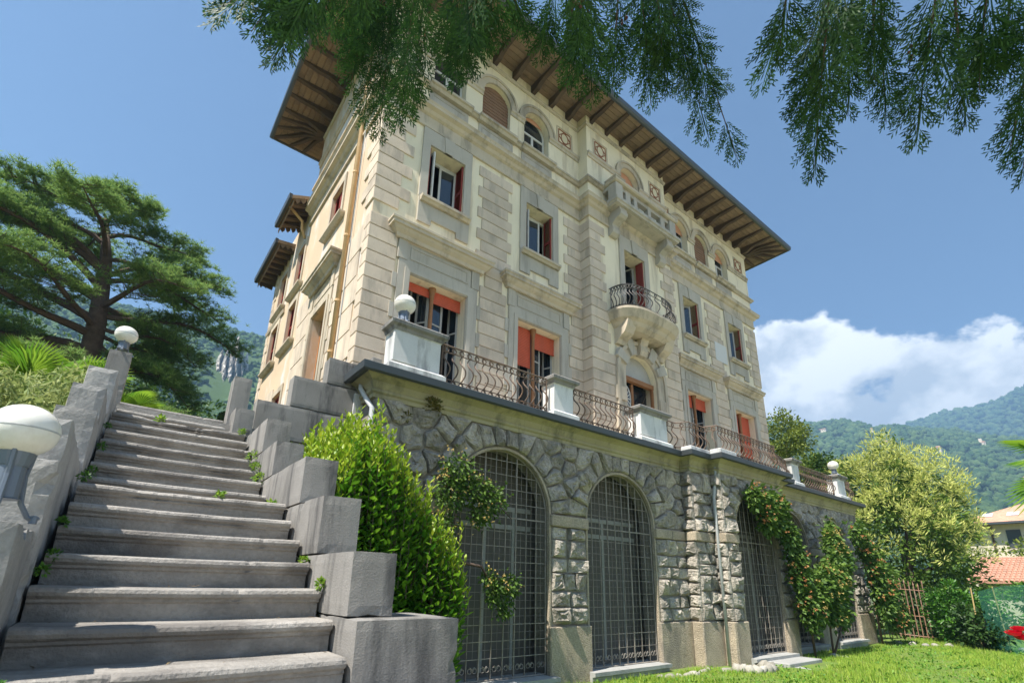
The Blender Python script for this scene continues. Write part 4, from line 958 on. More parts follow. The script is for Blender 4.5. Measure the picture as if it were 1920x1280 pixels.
# right parapet: (front y, top z, right x, back y, bottom z)
RB = [(2.20, -.57, 1.78, 2.74, -1.9), (2.772, -.195, 1.775, 3.4, -1.9), (2.925, .172, 1.405, 3.62, -.192), (3.598, .582, 1.408, 4.2, .176), (4.19, .972, 1.405, 5.3, .586), (5.29, 1.335, 1.40, 5.95, .976), (5.93, 1.735, 1.40, 7.3, 1.339)]
for y0, zt, xr_, y1, zb in RB: block(1.126, xr_, y0, y1, zb, zt, CHEEK)
for a, b in zip(RB[2:], RB[3:]): block(1.128, a[2]-.006, b[0]+.01, b[3]-.01, -1.9, b[4]-.004, CHEEK, 'parapet_base')
block(1.85, 2.35, 2.9, 3.3, -1.9, -.86, CHEEK, 'parapet_base')
block(1.02, 1.27, 7.55, 7.95, 1.7, 2.27, CHEEK); block(1.01, 1.26, 8.15, 8.45, 1.7, 2.93, CHEEK, 'end_pillar'); block(.96, 1.18, 7.1, 7.5, 1.76, 1.86, CHEEK)
# left parapet
LB = [(1.3, -.55, 2.74, -1.9), (2.77, .20, 3.34, -1.9), (3.31, .55, 3.62, -1.9), (3.60, .83, 5.05, -1.9), (5.03, 1.26, 5.72, -1.9), (5.70, 1.655, 6.52, -1.9), (6.51, 2.10, 7.4, -1.9)]
for i, (y0, zt, y1, zb) in enumerate(LB): block(-.528-.004*(i % 3), -.264-.016*(i % 2), y0, y1-.022*(i < 6), zb, zt, CHEEKL, rough=.0015, b=.009)
block(-.50, -.245, 8.2, 8.46, 1.6, 2.92, CHEEK, 'end_pillar')
# ------------------------------------------------------------------ parapet of the side stair, rising to the terrace
side = thing('side_stair_parapet', 'dark stained stone parapet stepping up beside the villa corner to the terrace', 'parapet', (2.3, 8.7, -1.9))
_st = stairs; stairs = side
block(2.475, 3.12, 8.56, 8.86, 3.335, 3.83, CHEEK); block(1.93, 3.115, 8.565, 8.86, 2.785, 3.33, CHEEK); block(1.44, 3.11, 8.57, 8.86, 2.19, 2.78, CHEEK)
MB().box(1.42, 3.12, 8.60, 8.86, -1.9, 2.186).obj('rubble_base', MORTAR, side)
for i in range(26):
    a, z = rnd.uniform(1.45, 2.95), rnd.uniform(.4, 2.0); w_ = rnd.uniform(.12, .24)
    stone_obj([(a, z), (a+w_, z+rnd.uniform(-.04, .04)), (a+w_*1.1, z+w_*.7), (a+.02, z+w_*.75)], lambda s, d, zz: (s, 8.60+d, zz), .07, side)
MB().box(2.98, 3.145, 8.50, 8.555, 1.9, 3.25).obj('plaster_strip', PEDEST, side)
stairs = _st
lamp(-.385, 2.98, .21, .124, 'large opal globe lamp on the low left stair parapet, cropped by the picture edge', .32)
lamp(-.37, 8.33, 2.93, .135, 'opal globe lamp on the tall pillar at the head of the stairs', .20)
lamp(3.52, 7.92, 4.55, .205, 'opal globe lamp on the white corner pedestal of the terrace', .33)
lamp(22.95, 7.92, 4.55, .20, 'small distant opal globe lamp on the far end pedestal of the terrace', .32)
# ------------------------------------------------------------------ ground
def struct(o): o['kind'] = 'structure'; return o
GRASSG = stone('lawn_soil', (0.13, 0.20, 0.04), .25, 1.2, .4, 25, .95, (0.16, 0.15, 0.06), .5, (1, 1, 1), obj_var=0)
EARTH = stone('garden_earth', (0.10, 0.11, 0.05), .25, .8, .4, 12, .95, (0.07, 0.10, 0.03), .7, (1, 1, 1), obj_var=0)
def grid_mesh(name, xs, ys, zf, mat, smooth=True):
    mb = MB(); n = len(ys)
    mb.v = [(float(x), float(y), zf(float(x), float(y))) for x in xs for y in ys]
    mb.f = [(i*n+j, (i+1)*n+j, (i+1)*n+j+1, i*n+j+1) for i in range(len(xs)-1) for j in range(n-1)]
    return struct(mb.obj(name, mat, None, smooth))
struct(MB().add([(-6000, -6000, -2.6), (6000, -6000, -2.6), (6000, 6000, -2.6), (-6000, 6000, -2.6)], [(0, 1, 2, 3)]).obj('ground', EARTH))
def lawn_z(x, y): return -1.86+.03*math.sin(x*.9)*math.cos(y*1.1)+.025*math.sin(x*.31+y*.6)-max(0, x-26)*.02
grid_mesh('lawn', np.concatenate([np.arange(-30, 2, 4.0), np.arange(2, 34, .5), np.arange(34, 120, 6.0)]), np.concatenate([np.arange(-60, -4, 6.0), np.arange(-4, 9, .5), np.arange(9, 80, 6)]), lawn_z, GRASSG)
struct(MB().add([(-9, -30, -1.80), (60, -30, -1.80), (60, -2.4, -1.80), (2.2, -2.4, -1.80), (1.7, .3, -1.80), (-.6, .3, -1.80), (-1.2, -2.4, -1.80), (-9, -2.4, -1.80)], [tuple(range(8))]).obj('added_bounce_ground', stone('bounce_gravel', (.50, .46, .39), .12, 3, .5, 60, .95, obj_var=0)))  # unseen pale gravel strip, added to bounce sunlight onto the shaded facade
def upper_z(x, y):
    t = min(1, max(0, (y-1.0)/6.6)); z = -1.88+3.75*t
    return z+max(0, y-8)*.10+.06*math.sin(x*1.3+y*.7)
grid_mesh('upper_garden', np.concatenate([np.arange(-60, -8, 4.0), np.arange(-8, -.2, .6), [-.40]]), np.concatenate([np.arange(-6, 14, .6), np.arange(14, 90, 4.0)]), upper_z, EARTH)
grid_mesh('upper_path', np.concatenate([np.arange(-.41, 3.2, .6), np.arange(3.3, 30, 3)]), np.concatenate([[8.87], np.arange(9.5, 14, .6), np.arange(14, 90, 4.0)]), lambda x, y: (2.04 if y < 9.3 else 2.02)+max(0, y-11)*.06, EARTH)
struct(MB().box(-.255, 1.5, 7.72, 8.9, 1.2, 2.05).obj('landing', STEP))

# ------------------------------------------------------------------ far hills with woods, cliff, little houses
def polar(az, el, D): a, e = rad(az), rad(el); return (D*math.sin(a), D*math.cos(a), D*math.tan(e))
WOODF = stone('forest_floor', (0.05, 0.085, 0.025), .2, .02, 0, 1, .95, obj_var=0)
def interp(tab, a): return float(np.interp(a, [p[0] for p in tab], [p[1] for p in tab]))
def hill_h(tab, D0, D1, z0, az, D, rough):
    t = min(1.25, max(0, (D-D0)/(D1-D0))); top = math.tan(rad(interp(tab, az)))*D1
    s_ = t*t*(3-2*t) if t < 1 else 1-(t-1)*.5
    s_ = .55*s_+.45*min(t, 1)
    n = math.sin(az*.55+D*.004)*.5+math.sin(az*1.7+D*.011+2)*.28+math.sin(az*3.9-D*.023)*.15
    return z0+(top-z0)*s_+n*rough*math.sin(PI*min(1, t))
def hill(name, tab, D0, D1, z0, rough, naz, nd):
    az = np.linspace(tab[0][0], tab[-1][0], naz); dd = np.linspace(D0, D0+(D1-D0)*1.2, nd); mb = MB()
    for a in az:
        for D in dd: mb.v.append((D*math.sin(rad(a)), D*math.cos(rad(a)), hill_h(tab, D0, D1, z0, a, D, rough)))
    mb.f = [(i*nd+j, i*nd+j+1, (i+1)*nd+j+1, (i+1)*nd+j) for i in range(naz-1) for j in range(nd-1)]
    return struct(mb.obj(name, WOODF, None, True))
PHI = (1+5**.5)/2
ICO_V = np.array([(-1, PHI, 0), (1, PHI, 0), (-1, -PHI, 0), (1, -PHI, 0), (0, -1, PHI), (0, 1, PHI), (0, -1, -PHI), (0, 1, -PHI), (PHI, 0, -1), (PHI, 0, 1), (-PHI, 0, -1), (-PHI, 0, 1)])/1.902
ICO_F = [(0, 11, 5), (0, 5, 1), (0, 1, 7), (0, 7, 10), (0, 10, 11), (1, 5, 9), (5, 11, 4), (11, 10, 2), (10, 7, 6), (7, 1, 8), (3, 9, 4), (3, 4, 2), (3, 2, 6), (3, 6, 8), (3, 8, 9), (4, 9, 5), (2, 4, 11), (6, 2, 10), (8, 6, 7), (9, 8, 1)]
def woods(name, tab, D0, D1, z0, rough, N, r0, r1, mat, skip=None, label=None):
    P = []; sc = []
    D = np.sqrt(nrg.uniform(D0**2, (D0+(D1-D0)*1.04)**2, N)); az = nrg.uniform(tab[0][0], tab[-1][0], N)
    for a, d in zip(az, D):
        if skip and skip(a, d): continue
        r = nrg.uniform(r0, r1)*(1.25 if nrg.random() < .15 else 1); z = hill_h(tab, D0, D1, z0, a, d, rough)
        P.append((d*math.sin(rad(a)), d*math.cos(rad(a)), z+r*.45)); sc.append((r*nrg.uniform(.8, 1.2), r*nrg.uniform(.8, 1.2), r*nrg.uniform(.7, 1.25)))
    P = np.array(P); R = basis(rdirs(len(P)), nrg.uniform(0, 6, len(P)))
    # lobed crowns: three offset balls for each
    tv = np.concatenate([ICO_V*.8, ICO_V*.6+[.55, .2, .25]]); tf = np.concatenate([np.array(ICO_F)+12*k for k in range(2)])
    o = scatter(name, tv, tf, P, R, np.array(sc), mat, None, True); o['kind'] = 'stuff'
    tag(o, label, 'woods'); return o
WOOD1 = leafm('wood_leaf', (0.032, 0.07, 0.028), (0.09, 0.14, 0.05), .0, .9, spec=.05)
t = WOOD1.node_tree; b = t.nodes['Principled BSDF']; nz = t.nodes.new('ShaderNodeTexNoise'); nz.inputs['Scale'].default_value = .55; nz.inputs['Detail'].default_value = 3
t.links.new(t.nodes.new('ShaderNodeTexCoord').outputs['Object'], nz.inputs['Vector']); bp = t.nodes.new('ShaderNodeBump'); bp.inputs['Strength'].default_value = 1.0; bp.inputs['Distance'].default_value = 1.6
t.links.new(nz.outputs[0], bp.inputs['Height']); t.links.new(bp.outputs[0], b.inputs['Normal'])
TR = [(52, 16.5), (62, 16.6), (68.7, 15.5), (72, 15.2), (74.5, 14.2), (77.2, 13.9), (80, 13.2), (84.4, 11.3), (95, 9.5)]
TM = [(60, 9), (70, 11), (75.5, 13.4), (77.5, 14.3), (80, 14.9), (82.5, 15.0), (84, 15.4), (85.5, 15.9), (88, 16.6), (98, 16.5)]
TL = [(-45, 20), (-20, 22), (-5, 22.8), (2, 23.2), (5, 23.5), (9, 23.3), (14, 23.6), (25, 22), (45, 20)]
hill('hill', TR, 360, 1450, 2, 20, 60, 40); hill('mountain', TM, 1550, 2250, 120, 50, 60, 30); hill('hill', TL, 190, 620, 6, 8, 70, 40)
def skipL(a, d): return 4.6 < a < 8.5 and 385 < d < 475
woods('hill_woods', TR, 360, 1450, 2, 20, 13000, 4.2, 8.2, WOOD1, None, 'dense green woods covering the hill beyond the terrace')
woods('mountain_woods', TM, 1550, 2250, 120, 50, 6500, 7, 14, WOOD1, None, 'bluish woods on the far high mountain')
woods('hill_woods', TL, 190, 620, 6, 8, 10000, 2.0, 4.2, WOOD1, skipL, 'green woods on the hillside behind the cedar')
CLIFF = stone('cliff_rock', (0.42, 0.39, 0.35), .25, .12, .8, .8, .95, (0.10, 0.13, 0.06), .75, (.06, .06, .05), obj_var=0)
mb = MB(); na, ne = 30, 26
for i in range(na):
    a = 4.75+3.55*i/(na-1)
    for j in range(ne):
        t = j/(ne-1); e = 18.6+(4.6+.5*math.sin(i*.9)-.12*abs(i-17))*t
        w_ = 1-.30*t*t; aa = 6.6+(a-6.6)*w_; D = 1.36*(318+14*t-9*math.sin(PI*i/(na-1))-4*math.sin(i*1.3+j*.2)-2.2*math.sin(i*2.9+j*.9)+nrg.uniform(-1.2, 1.2))
        mb.v.append(polar(aa, e, D))
mb.f = [(i*ne+j, (i+1)*ne+j, (i+1)*ne+j+1, i*ne+j+1) for i in range(na-1) for j in range(ne-1)]
tag(mb.obj('rock_cliff', CLIFF, None), 'pale grey limestone cliff jutting from the wooded hillside', 'cliff')
HW = stone('house_wall', (.62, .55, .42), .06, .5, .05, 20, .9, (.5, .45, .36), .4, obj_var=.1)
def far_house(az, el, D, w, d_, h, label, tower=False):
    D = min(np.linspace(420, 1440, 300), key=lambda q: abs(hill_h(TR, 360, 1450, 2, az, q, 20)+6-q*math.tan(rad(el)))); x, y, z = D*math.sin(rad(az)), D*math.cos(rad(az)), hill_h(TR, 360, 1450, 2, az, D, 20)+5; t = thing('hillside_house', label, 'house', (x, y, z-4))
    MB().box(x-d_/2, x+d_/2, y-w/2, y+w/2, z-8, z+h).obj('wall', HW, t)
    MB().add([(x-d_/2-.6, y-w/2-.6, z+h), (x+d_/2+.6, y-w/2-.6, z+h), (x+d_/2+.6, y+w/2+.6, z+h), (x-d_/2-.6, y+w/2+.6, z+h), (x, y-w/2+2, z+h+2.4), (x, y+w/2-2, z+h+2.4)], [(0, 1, 4), (1, 2, 5, 4), (2, 3, 5), (3, 0, 4, 5), (3, 2, 1, 0)]).obj('roof', TILE, t)
    for yy in np.linspace(y-w/2+1.5, y+w/2-1.5, 4): MB().box(x-d_/2-.05, x-d_/2+.3, yy-.5, yy+.5, z+h*.35, z+h*.7).obj('window', GLASS, t)
    if tower: MB().box(x-2.5, x+2.5, y-w*.1-2, y-w*.1+2, z+h-.5, z+h+7).obj('tower', HW, t)
far_house(81.8, 11.9, 560, 15, 9, 6, 'pale church with a short tower on the wooded hill', True)
far_house(79.0, 11.9, 600, 9, 8, 6, 'small pale house on the hill just below the church')
far_house(75.4, 12.9, 640, 8, 8, 7, 'narrow pale tower house among the hill woods')
far_house(74.4, 14.35, 780, 12, 9, 5, 'little house on the ridge where the mountain slope begins')
far_house(84.2, 8.8, 420, 12, 8, 4, 'long white building low on the hill near the palm')
far_house(70.6, 14.9, 800, 14, 10, 5, 'small tiled house high on the ridge above the terrace')

# ------------------------------------------------------------------ near houses on the right
hs = thing('tiled_house', 'cream house with a hipped terracotta roof beyond the blossoming tree', 'house', (72, 8, -2))
MB().box(66.5, 79, -4.5, 12.6, -2.5, 6.6).obj('wall', HW, hs)
rf = MB().add([(65.6, -5.4, 6.55), (80, -5.4, 6.55), (80, 13.5, 6.55), (65.6, 13.5, 6.55), (72, 1.5, 9.3), (72, 7, 9.3)], [(0, 1, 4), (1, 2, 5, 4), (2, 3, 5), (3, 0, 4, 5), (3, 2, 1, 0)]).obj('roof', TILE, hs)
MB().sweep([(65.6, 13.5), (65.6, -5.4)], [(0, 6.35), (.25, 6.4), (.25, 6.6), (0, 6.62)]).obj('gutter', GUTT, rf)
MB().cbox(69, 70, 3.2, 4.2, 8.0, 9.9).obj('chimney', HW, rf)
for y, z in ((8.9, 4.2), (5.0, 4.2), (1.0, 4.2), (8.9, .8), (5.0, .8)):
    w = MB().box(66.42, 66.6, y-.5, y+.5, z, z+1.7).obj('window', plain('far_window', (.06, .07, .08), .2), hs)
    MB().box(66.36, 66.5, y-.6, y+.6, z-.15, z-.003).obj('sill', CORN, w)
MB().tube([(66.4, 10.4, -2), (66.4, 10.4, 6.4)], .09, 6).obj('downpipe', RAFT, hs)
for y in (8.3, 10.2): MB().add([(67.3, y, 7.32), (67.3, y+.9, 7.32), (68.3, y+.9, 7.76), (68.3, y, 7.76)], [(0, 1, 2, 3)]).obj('skylight', WPIPE, rf)
an = thing('tiled_shed', 'low outbuilding with a sloping terracotta tiled roof behind the green net', 'shed', (46, 3, -2))
MB().box(44.4, 49, -8, 8.2, -2.6, .75).obj('wall', HW, an)
rf = MB().add([(43.8, -8.5, .80), (49, -8.5, 2.55), (49, 8.7, 2.55), (43.8, 8.7, .80), (43.8, -8.5, .70), (49, -8.5, 2.45), (49, 8.7, 2.45), (43.8, 8.7, .70)], [(0, 1, 2, 3), (7, 6, 5, 4), (0, 3, 7, 4), (2, 1, 5, 6), (3, 2, 6, 7)]).obj('roof', TILE, an)
tl = MB().add([(x, y, z) for x, s_ in ((-.22, 1), (.22, .85)) for y, z in [(.11*s_*math.cos(t), .11*s_*math.sin(t)-(.06 if x < 0 else .06)) for t in np.linspace(0, PI, 6)]], [(i, i+1, 7+i, 6+i) for i in range(5)]+[(0, 1, 2, 3, 4, 5)]).mesh('roof_tile')
tl.materials.append(TILE); ang = -math.atan2(1.75, 5.2)
for k, y in enumerate(np.arange(2.2, 8.6, .24)):
    for i in range(11):
        o = link('roof_tile', tl, None, rf, (44.0+.46*i, y, .92+.155*i)); o.rotation_euler = (0, ang, 0)
o = None

# ------------------------------------------------------------------ garden fittings on the right
gt = thing('rusty_gate', 'rusty iron picket gate leaning open at the edge of the lawn', 'gate', (27.9, 7.75, -1.9))
ga, gb = Vector((27.75, 8.4, 0)), Vector((28.05, 7.05, 0))
RUST = stone('gate_rust', (.30, .17, .11), .2, 5, .2, 40, .8, (.36, .30, .26), .5, (1, 1, 1), obj_var=.15)
for i in range(10):
    t = i/9; p = ga.lerp(gb, t); zt = .75-.55*abs(t-.12)**.8+(.18 if i in (0, 9) else 0)
    MB().tube([(p.x, p.y, -1.95), (p.x, p.y, zt)], .022, 5).obj('picket', RUST, gt); MB().lathe([(.03, zt), (.012, zt+.1), (.001, zt+.13)], p.x, p.y, 6).obj('finial', RUST, gt)
for zz in (-1.75, -.95, .12): MB().tube([(ga.x, ga.y, zz+.1), (gb.x, gb.y, zz)], .02, 5).obj('rail', RUST, gt)
ga2, gb2 = Vector((27.6, 9.2, 0)), Vector((27.75, 8.5, 0))
for i in range(5):
    p = ga2.lerp(gb2, i/4); MB().tube([(p.x, p.y, -1.95), (p.x, p.y, -.4)], .018, 5).obj('picket', RUST, gt)
nf = thing('green_net_fence', 'green shade net fence with wooden stakes at the right of the lawn', 'fence', (24, 3, -1.9))
NET = bpy.data.materials.new('green_net'); NET.use_nodes = True; t = NET.node_tree; b = t.nodes['Principled BSDF']
b.inputs['Base Color'].default_value = (.05, .22, .16, 1); b.inputs['Roughness'].default_value = .7
tp = t.nodes.new('ShaderNodeBsdfTransparent'); tp.inputs[0].default_value = (.75, .9, .85, 1); ms = t.nodes.new('ShaderNodeMixShader'); ms.inputs[0].default_value = .3
t.links.new(tp.outputs[0], ms.inputs[1]); t.links.new(b.outputs[0], ms.inputs[2]); t.links.new(ms.outputs[0], t.nodes['Material Output'].inputs[0])
net = MB(); nn = 24
for i in range(nn+1):
    tt = i/nn; x, y = 25.0-2.2*tt, 4.7-6.8*tt
    for z in (-1.9, -.6, .12+.16*math.sin(i*.5)+.25*tt): net.v.append((x+rnd.uniform(-.03, .03), y, z))
net.f = [(i*3+j, (i+1)*3+j, (i+1)*3+j+1, i*3+j+1) for i in range(nn) for j in range(2)]
net.obj('net', NET, nf)
net2 = MB(); net2.v = [(25.0-2.2*q+dx, 4.7-6.8*q, .14+.25*q+.16*math.sin(q*12)+dz) for q in np.linspace(0, 1, 13) for dx, dz in ((0, 0), (1.6, .05))]; net2.f = [(i*2, i*2+2, i*2+3, i*2+1) for i in range(12)]
net2.obj('net_roof', NET, nf)
for i in range(9):
    tt = i/8; x, y = 25.3-2.2*tt, 5.0-6.4*tt; MB().tube([(x, y, -1.9), (x+rnd.uniform(-.3, .3), y+rnd.uniform(-.25, .25), rnd.uniform(-.3, .35))], .022, 5).obj('stake', stone('bamboo', (.50, .36, .16), .15, 4, .1, 30, .7), nf)
st = stone('garden_rock', (.34, .32, .27), .2, 4, .6, 20, .95, (.2, .19, .16), .6, (1, 1, 1), obj_var=.2)
def rock(x, y, z, r, label, group):
    d = ICO_V*np.array([1.2, 1, .75])*r; d = d+nrg.normal(size=d.shape)*r*.16; mb = MB(); mb.v = [(x+p[0], y+p[1], z+p[2]) for p in d]; mb.f = list(ICO_F)
    o = mb.obj('garden_rock', st, None, True); m = o.modifiers.new('s', 'SUBSURF'); m.levels = m.render_levels = 1; tag(o, label, 'rock', group)
ORD = 'first second third fourth fifth sixth seventh eighth ninth tenth eleventh twelfth thirteenth fourteenth fifteenth sixteenth'.split()
for i in range(12): rock(9.9+i*.27+rnd.uniform(-.05, .05), 7.42-.12*math.sin(i*.5)-(.33 if i > 7 else 0), -1.84, rnd.uniform(.10, .17), ORD[i]+' rough rock from the left in the row edging the foot of the arcade pier', 'rocks at the foot of the arcade')
for i in range(16): rock(24.9+.36*i*.45+rnd.uniform(-.1, .1), 7.4-i*.36+rnd.uniform(-.1, .1), -1.86, rnd.uniform(.10, .22), ORD[i]+' rock from the arcade in the line edging the far side of the lawn', 'rocks along the far lawn edge')
rock(17.6, 6.9, -1.84, .22, 'larger lumpy pale rock at the root of the climbing creeper', 'rocks at the creeper root'); rock(17.9, 6.75, -1.86, .16, 'smaller lumpy rock beside the larger one at the creeper root', 'rocks at the creeper root')
rock(12.2, 2.1, -1.82, .35, 'smooth grey boulder lying on the lawn near the red rose', None)
pl = thing('stone_planter', 'low curved planter of rough stones with grass at the foot of the bay pier', 'planter', (12.9, 6.85, -1.86))
for i in range(11):
    t = PI*(1.0+i/10); x, y = 12.95+.62*math.cos(t), 7.0+.42*math.sin(t); d = ICO_V*.13*np.array([1.2, 1, 1.1])+nrg.normal(size=(12, 3))*.018; mb = MB(); mb.v = [(x+p[0], y+p[1], -1.80+p[2]) for p in d]; mb.f = list(ICO_F); mb.obj('stone', st, pl, True)
# ------------------------------------------------------------------ grass
BL = [(-.06, 0, 0), (.06, 0, 0), (.02, .3, .8), (-.25, -.05, .1), (-.15, .02, .0), (-.5, .1, .7), (.2, .1, 0), (.3, .05, 0), (.55, -.25, .75), (0, -.2, 0), (.1, -.2, 0), (.05, -.55, .6), (.05, .1, 0), (-.05, .12, 0), (-.1, .05, 1.05)]
BF = [(0, 1, 2), (3, 4, 5), (6, 7, 8), (9, 10, 11), (12, 13, 14)]
GR = leafm('grass_blade', (0.18, 0.34, 0.03), (0.46, 0.57, 0.10), .35, .6, tint=(.56, .50, .24), spec=.15)
N = 42000; x = 6.5+22*nrg.random(N)**1.5; y = nrg.uniform(.2, 7.6, N)
keep = ~((x > 12) & (x < 16.4) & (y > 7.0)) & ~((x > 14.0) & (x < 16.1) & (y > 5.95) & (y < 7.2)); x, y = x[keep], y[keep]
P = np.stack([x, y, [lawn_z(a, b)-.01 for a, b in zip(x, y)]], 1); a = nrg.uniform(0, 2*PI, len(P))
R = np.zeros((len(P), 3, 3)); R[:, 0, 0] = np.cos(a); R[:, 0, 1] = -np.sin(a); R[:, 1, 0] = np.sin(a); R[:, 1, 1] = np.cos(a); R[:, 2, 2] = 1
pat = np.clip(np.sin(x*1.7)*np.sin(y*2.1+x)*.35+np.sin(x*.6-y*1.3)*.3+.5+nrg.normal(size=len(x))*.12, 0, 1)
tag(scatter('lawn_grass', BL, BF, P, R, nrg.uniform(.05, .15, len(P))*(.35+1.2*pat), GR), 'bright green grass of the lawn', 'grass', kind='stuff')

cl = nrg.random(len(P)) < .05; Pc = P[cl]; n = len(Pc); Pc = np.repeat(Pc, 6, 0)+nrg.normal(size=(n*6, 3))*np.array([.09, .09, .012])+[0, 0, .05]
tag(scatter('lawn_clover', LEAF2[0], LEAF2[1], Pc, basis(rdirs(len(Pc), .3), nrg.uniform(-1, 1, len(Pc))), nrg.uniform(.05, .10, len(Pc)), leafm('clover_leaf', (.07, .20, .02), (.22, .38, .05), .35, .5)), 'low broad-leaved weeds scattered in the lawn', 'weeds', kind='stuff')

# ------------------------------------------------------------------ foreground conifer, its sprays hanging into the picture
HANG = [(0.1,2.2,3.02,-0.12,2.54,2.87),(0.18,2.07,2.94,0.06,2.43,2.79),(0.3,2.22,3.19,0.2,2.68,2.96),(0.38,2.03,3.02,0.29,2.41,2.86),(0.27,2.02,2.93,0.21,2.34,2.82),(0.48,2.07,3.27,0.44,2.43,3.14),(0.6,2.31,3.72,0.65,2.83,3.46),(0.65,2.24,3.62,0.85,2.94,3.17),(0.7,2.18,3.6,0.97,2.92,3.09),(0.71,1.86,3.14,0.93,2.46,2.77),(0.82,1.98,3.42,1.03,2.54,3.1),(0.89,1.77,3.22,1.03,2.11,3.09),(0.9,1.67,3.14,1.12,2.08,2.95),(0.95,1.59,3.09,1.15,1.98,2.92),(1.06,1.6,3.18,1.19,1.9,3.09),(1.32,1.87,3.79,1.6,2.01,3.73),(0.56,2.28,3.63,0.72,2.86,3.3),(0.75,2.15,3.66,0.92,2.76,3.31),(1.52,1.62,3.68,1.71,1.99,3.53),(1.39,1.32,3.16,1.67,1.69,2.96),(1.48,1.32,3.25,1.89,1.67,2.99),(1.75,1.3,3.5,2.11,1.68,3.25),(1.87,1.23,3.59,2.4,1.58,3.24),(2.02,1.18,3.67,2.85,1.42,3.12),(2.06,1.13,3.7,3.06,1.33,2.99),(1.9,1.15,3.46,2.35,1.42,3.19),(1.5,1.5,3.59,1.89,1.76,3.4),(2.14,0.56,2.94,2.4,0.75,2.82),(2.4,0.43,3.14,2.9,0.86,2.73),(2.17,0.39,2.83,2.79,0.81,2.27),(2.78,0.42,3.43,3.31,0.7,3.02),(2.79,0.3,3.34,3.38,0.53,2.87),(2.59,0.31,3.09,2.98,0.47,2.85),(2.58,0.09,2.79,3.08,0.39,2.36),(3.02,0.05,3.21,3.6,0.21,2.71),(2.86,-0.06,2.9,3.24,0.1,2.62),(3.13,-0.14,3.07,3.51,0.01,2.79),(3.19,-0.23,2.94,3.72,0.1,2.43),(2.99,-0.23,2.66,3.5,0.07,2.14)]
con = thing('conifer_tree', 'dark green conifer whose scaly sprays hang down across the top of the picture', 'tree', (1.2, -1.6, -1.85))
MB().tube([(1.2, -1.6, -1.9), (1.25, -1.5, 1.0), (1.3, -1.4, 4.0), (1.35, -1.3, 9.0)], [.32, .27, .22, .06], 10).obj('trunk', BARK, con, smooth=True)
def frond_template(seed):
    """flat scaly spray, 1 long: axis, side twigs, scale twiglets as narrow kites"""
    g = random.Random(seed); V = []; Fq = []
    def kite(p, q, w):
        d = Vector((q[0]-p[0], q[1]-p[1])); L = d.length
        if L < 1e-6: return
        n = Vector((-d.y, d.x))/L*w; m = (p[0]+d.x*.55, p[1]+d.y*.55); k = len(V)
        zz = g.uniform(-.02, .02)
        V.extend([(p[0], p[1], 0), (m[0]+n.x, m[1]+n.y, zz), (q[0], q[1], zz*2), (m[0]-n.x, m[1]-n.y, zz)]); Fq.append((k, k+1, k+2, k+3))
    kite((0, 0), (0, 1), .016)
    n = 11
    for i in range(n):
        y = .05+.93*i/n; L = (.50*(1-y)**.8+.07)*g.uniform(.65, 1.2)
        for sg in (-1, 1):
            if g.random() < .12: continue
            a = rad(g.uniform(30, 50)); y_ = y+(.04 if sg > 0 else 0); e = (sg*L*math.sin(a), y_+L*math.cos(a)); kite((0, y_), e, .012)
            m = max(2, int(L/.075))
            for j in range(m):
                t = (j+.6)/m; p = (e[0]*t, y_+(e[1]-y_)*t); l2 = .14*(1-t*.35)*g.uniform(.7, 1.2)
                for s2 in (-1, 1):
                    a2 = math.atan2(e[0], e[1]-y_)+s2*rad(g.uniform(24, 38)); kite(p, (p[0]+l2*math.sin(a2), p[1]+l2*math.cos(a2)), .0125)
    return V, Fq
CONL = leafm('conifer_scale', (0.012, 0.043, 0.013), (0.048, 0.12, 0.024), .3, .55, spec=.2)
LIMB = [[(1.28, -1.45, 4.0), (.75, -.3, 4.5), (.25, .8, 4.45), (.05, 1.6, 4.1)], [(1.3, -1.4, 4.5), (1.1, -.2, 5.0), (.85, 1.0, 4.9), (.75, 1.8, 4.5)], [(1.3, -1.4, 4.3), (1.5, -.4, 4.7), (1.65, .6, 4.6), (1.75, 1.2, 4.3)], [(1.28, -1.45, 4.1), (1.9, -.8, 4.5), (2.4, -.2, 4.4), (2.7, .3, 4.1)], [(1.28, -1.45, 3.9), (2.1, -1.3, 4.2), (2.9, -1.0, 4.1), (3.4, -.6, 3.8)]]
for l in LIMB: MB().tube(l, [.09, .06, .04, .015], 7).obj('limb', BARK, con, smooth=True)
LPT = np.array([np.array(l[i])+(np.array(l[i+1])-np.array(l[i]))*t for l in LIMB for i in (0, 1, 2) for t in np.linspace(0, 1, 9) if i > 0])
tw = MB(); FP = [[], [], []]; FD = [[], [], []]; FS = [[], [], []]; FR = [[], [], []]; cones = []
